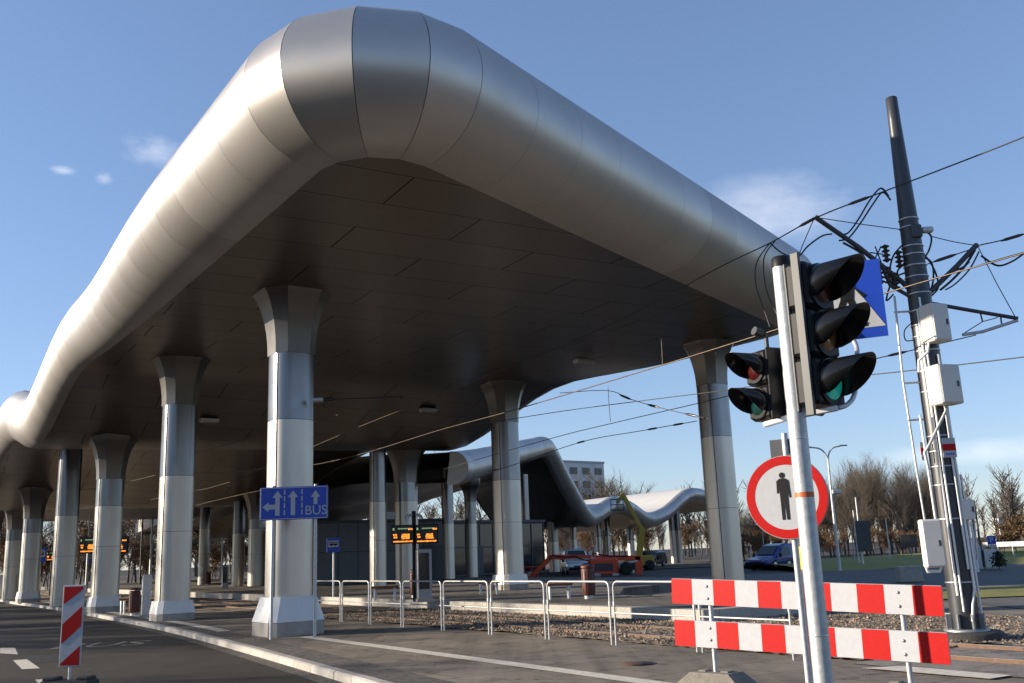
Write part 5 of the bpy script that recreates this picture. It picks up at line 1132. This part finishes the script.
# ================================================================== TRAM RAILS
for t_, lb in ((6.08, 'rusty tram rail nearer the railing'), (7.5, 'rusty tram rail nearer the platform')):
    mb = MB(); p, q = L(-35, t_), L(75, t_); d = (q-p); x = d.normalized(); y = Vector((0,0,1)).cross(x); b = L(0, t_)
    o = thing('tram_rail', lb, 'rail', b, 0, 'tram rails'); ax = Matrix((x, y, Vector((0,0,1)))).transposed()
    MB().box((p+q)/2-b+Vector((0,0,.0)), (d.length, .07, .11), ax=ax).build('rail_web', M['rail'], o); MB().box((p+q)/2-b+Vector((0,0,.062)), (d.length, .055, .012), ax=ax).build('rail_head', M['railtop'], o)

# ================================================================== RIGHT BACKGROUND
def pole_thing(name, x, ytop, depth, r_, label, ybase=572, mt='galvmatt', cat='pole', lean=0):
    q = D(x, ybase, depth); h = D(x-lean, ytop, depth).z; o = thing(name, label, cat, (q.x, q.y, 0)); MB().tube([(0,0,0),(0,0,h)], [r_, r_*.6], 10).build('pole', M[mt], o); return o, h
o, h = pole_thing('street_lamp', 840, 470, 56, .10, 'double-armed grey street lamp right of the round sign', cat='lamp post')
k = 56/FPX; j = Vector((0,0,h))
MB().tube(crs([j, Vector((0,0,D(826,458,56).z)), Vector((-.35,0,D(826,449,56).z)), Vector((-1.0,0,D(815,447,56).z))], 4), .045, 8).build('lamp_arm', M['galvmatt'], o); MB().tube(crs([j, Vector((.05,0,D(828,456,56).z)), Vector((.35,0,D(834,448,56).z)), Vector((.8,0,D(841,446,56).z))], 4), .045, 8).build('lamp_arm', M['galvmatt'], o)
MB().box((-1.15,0,D(815,447,56).z), (.5,.2,.07), bev=.02).build('lamp_head', M['galvdark'], o); MB().box((.95,0,D(841,445.5,56).z), (.5,.2,.07), bev=.02).build('lamp_head', M['galvdark'], o)
MB().box((0.25,-.12,D(833,492,56).z), (.5,.18,.24), bev=.04).build('camera_box', M['galvmatt'], o)
for x, yt, d, r_, lb, mt in ((864, 497, 62, .07, 'thin pale pole with dark panel at its foot', 'galvmatt'), (860, 510, 64, .06, 'shorter pale pole beside the taller thin pole', 'galvmatt'), (856, 524, 70, .05, 'faint pole left of the thin pole pair', 'galvdark'), (892, 518, 72, .06, 'single pale pole before the right wood', 'galvmatt'), (914, 535, 70, .05, 'pole carrying a blue board before the wood', 'galvdark'), (766, 524, 74, .05, 'pole above the blue van', 'galvdark'), (978, 520, 46, .07, 'white post right of the catenary pole', 'whitepaint'), (984, 500, 50, .07, 'dark mast with a small panel near the parking sign', 'darkgrey')):
    o, h = pole_thing('pole', x, yt, d, r_, lb, mt=mt)
    if 'panel at its foot' in lb: MB().box((.2,-.1,1.9), (.9,.08,1.9)).build('panel', M['darkgrey'], o)
    if 'blue board' in lb: MB().box((-.1,-.08,h-.4), (1.2,.06,.9)).build('board', M['cardark'], o)
    if 'small panel' in lb: MB().box((-.35,-.05,h-.75), (.6,.06,.4)).build('panel', M['darkgrey'], o)
    if 'above the blue van' in lb: MB().box((-.2,0,h), (.7,.2,.12), bev=.03).build('lamp_head', M['galvmatt'], o)
q = D(991.5, 540, 52); o = thing('parking_sign', 'blue parking sign with white letter P near the right edge', 'sign', (q.x, q.y, 0)); MB().tube([(0,.04,0),(0,.04,q.z+.2)], .04, 8).build('post', M['galvmatt'], o)
p = MB().box((0,0,q.z), (.46,.02,.44), bev=.006).build('sign_panel', M['blue'], o); MB().box((0,-.001,q.z-.29), (.46,.02,.13)).build('sub_plate', M['white'], o); tbx = text_mb('P', .42, .003); tbx.xf(Matrix.Translation((0,-.014,q.z)) @ UPR); tbx.build('letter_p', M['white'], p)
q = D(909, 576, 38); o = tag(MB().box((0,0,.3), (.9,.5,.6), bev=.03).build('concrete_block', M['concrete'], None, (q.x, q.y, 0)), 'grey concrete block on the road right of the barrier', 'concrete block')
for x, w_, h_, lb in ((976, .5, 1.1, 'grey roadside cabinet near the white post'), (991, .7, .9, 'grey roadside cabinet under the parking sign')):
    q = D(x, 565, 50); o = thing('roadside_cabinet', lb, 'cabinet', (q.x, q.y, 0)); MB().box((0,0,h_/2+.05), (w_,.4,h_), bev=.02).build('housing', M['galvmatt'], o); MB().box((0,0,.04), (w_+.1,.5,.08)).build('plinth', M['concrete'], o)
# guard rail on the embankment
p, q = D(985, 559, 66), D(1060, 552, 60); p.z = q.z = 0; d = q-p; o = thing('guard_rail', 'pale crash barrier on the grass embankment at the right edge', 'guard rail', p, math.atan2(d.y, d.x))
MB().box((d.length/2, 0, 1.05), (d.length, .06, .32), bev=.02).build('beam', M['galvmatt'], o)
for i in range(6): MB().box((d.length*i/5, .06, .6), (.08,.08,1.1)).build('post', M['galvdark'], o)
# evergreen shrubs by the road
sh = MB(); r_ = random.Random(3)
for i in range(500):
    a, b = r_.uniform(0, 6.28), r_.random(); c = Vector((math.cos(a)*.5*b, math.sin(a)*.5*b, r_.uniform(.1, 1.2)*(1-.4*b))); u, v = Vector((r_.gauss(0,1), r_.gauss(0,1), r_.gauss(0,1))).normalized()*.12, Vector((r_.gauss(0,1), r_.gauss(0,1), r_.gauss(0,1))).normalized()*.1
    sh.add([c, c+u, c+u*.8+v, c+v], [(0,1,2,3)])
q = D(999, 566, 48); o = thing('shrub', 'dark evergreen shrub right of the parking sign', 'shrub', (q.x, q.y, .1)); o.scale = (.7,.7,.7); sh.build('foliage', M['evergreen'], o); MB().tube([(0,0,-.1),(.02,0,.7)], .03, 6).build('stem', M['bark'], o)
q = D(762, 580, 40) if False else None
# a far mast light and the pale tower near the right horizon
q = D(1005, 545, 300); o = thing('apartment_block', 'tiny pale tower block on the right horizon', 'building', (q.x, q.y, 0)); MB().box((0,0,3.5), (3.5,3.5,7)).build('wall', M['tileroof'], o); MB().box((0,0,7.2), (3.7,3.7,.4)).build('roof', M['galvdark'], o)
# manhole on the pavement
q = G(638, 664); o = MB().lathe([(.24, .008), (.24, .012), (.0001, .012)], 24).build('manhole_cover', M['rail'], None, (q.x, q.y, 0)); tag(o, 'rusty manhole cover in the pavement before the railing', 'manhole cover')

# frame check: nothing below changes camera or light
for o in list(bpy.data.objects):
    if o.name.startswith('lettering') and o.type == 'FONT': bpy.data.objects.remove(o)
print('objects', len(bpy.data.objects))
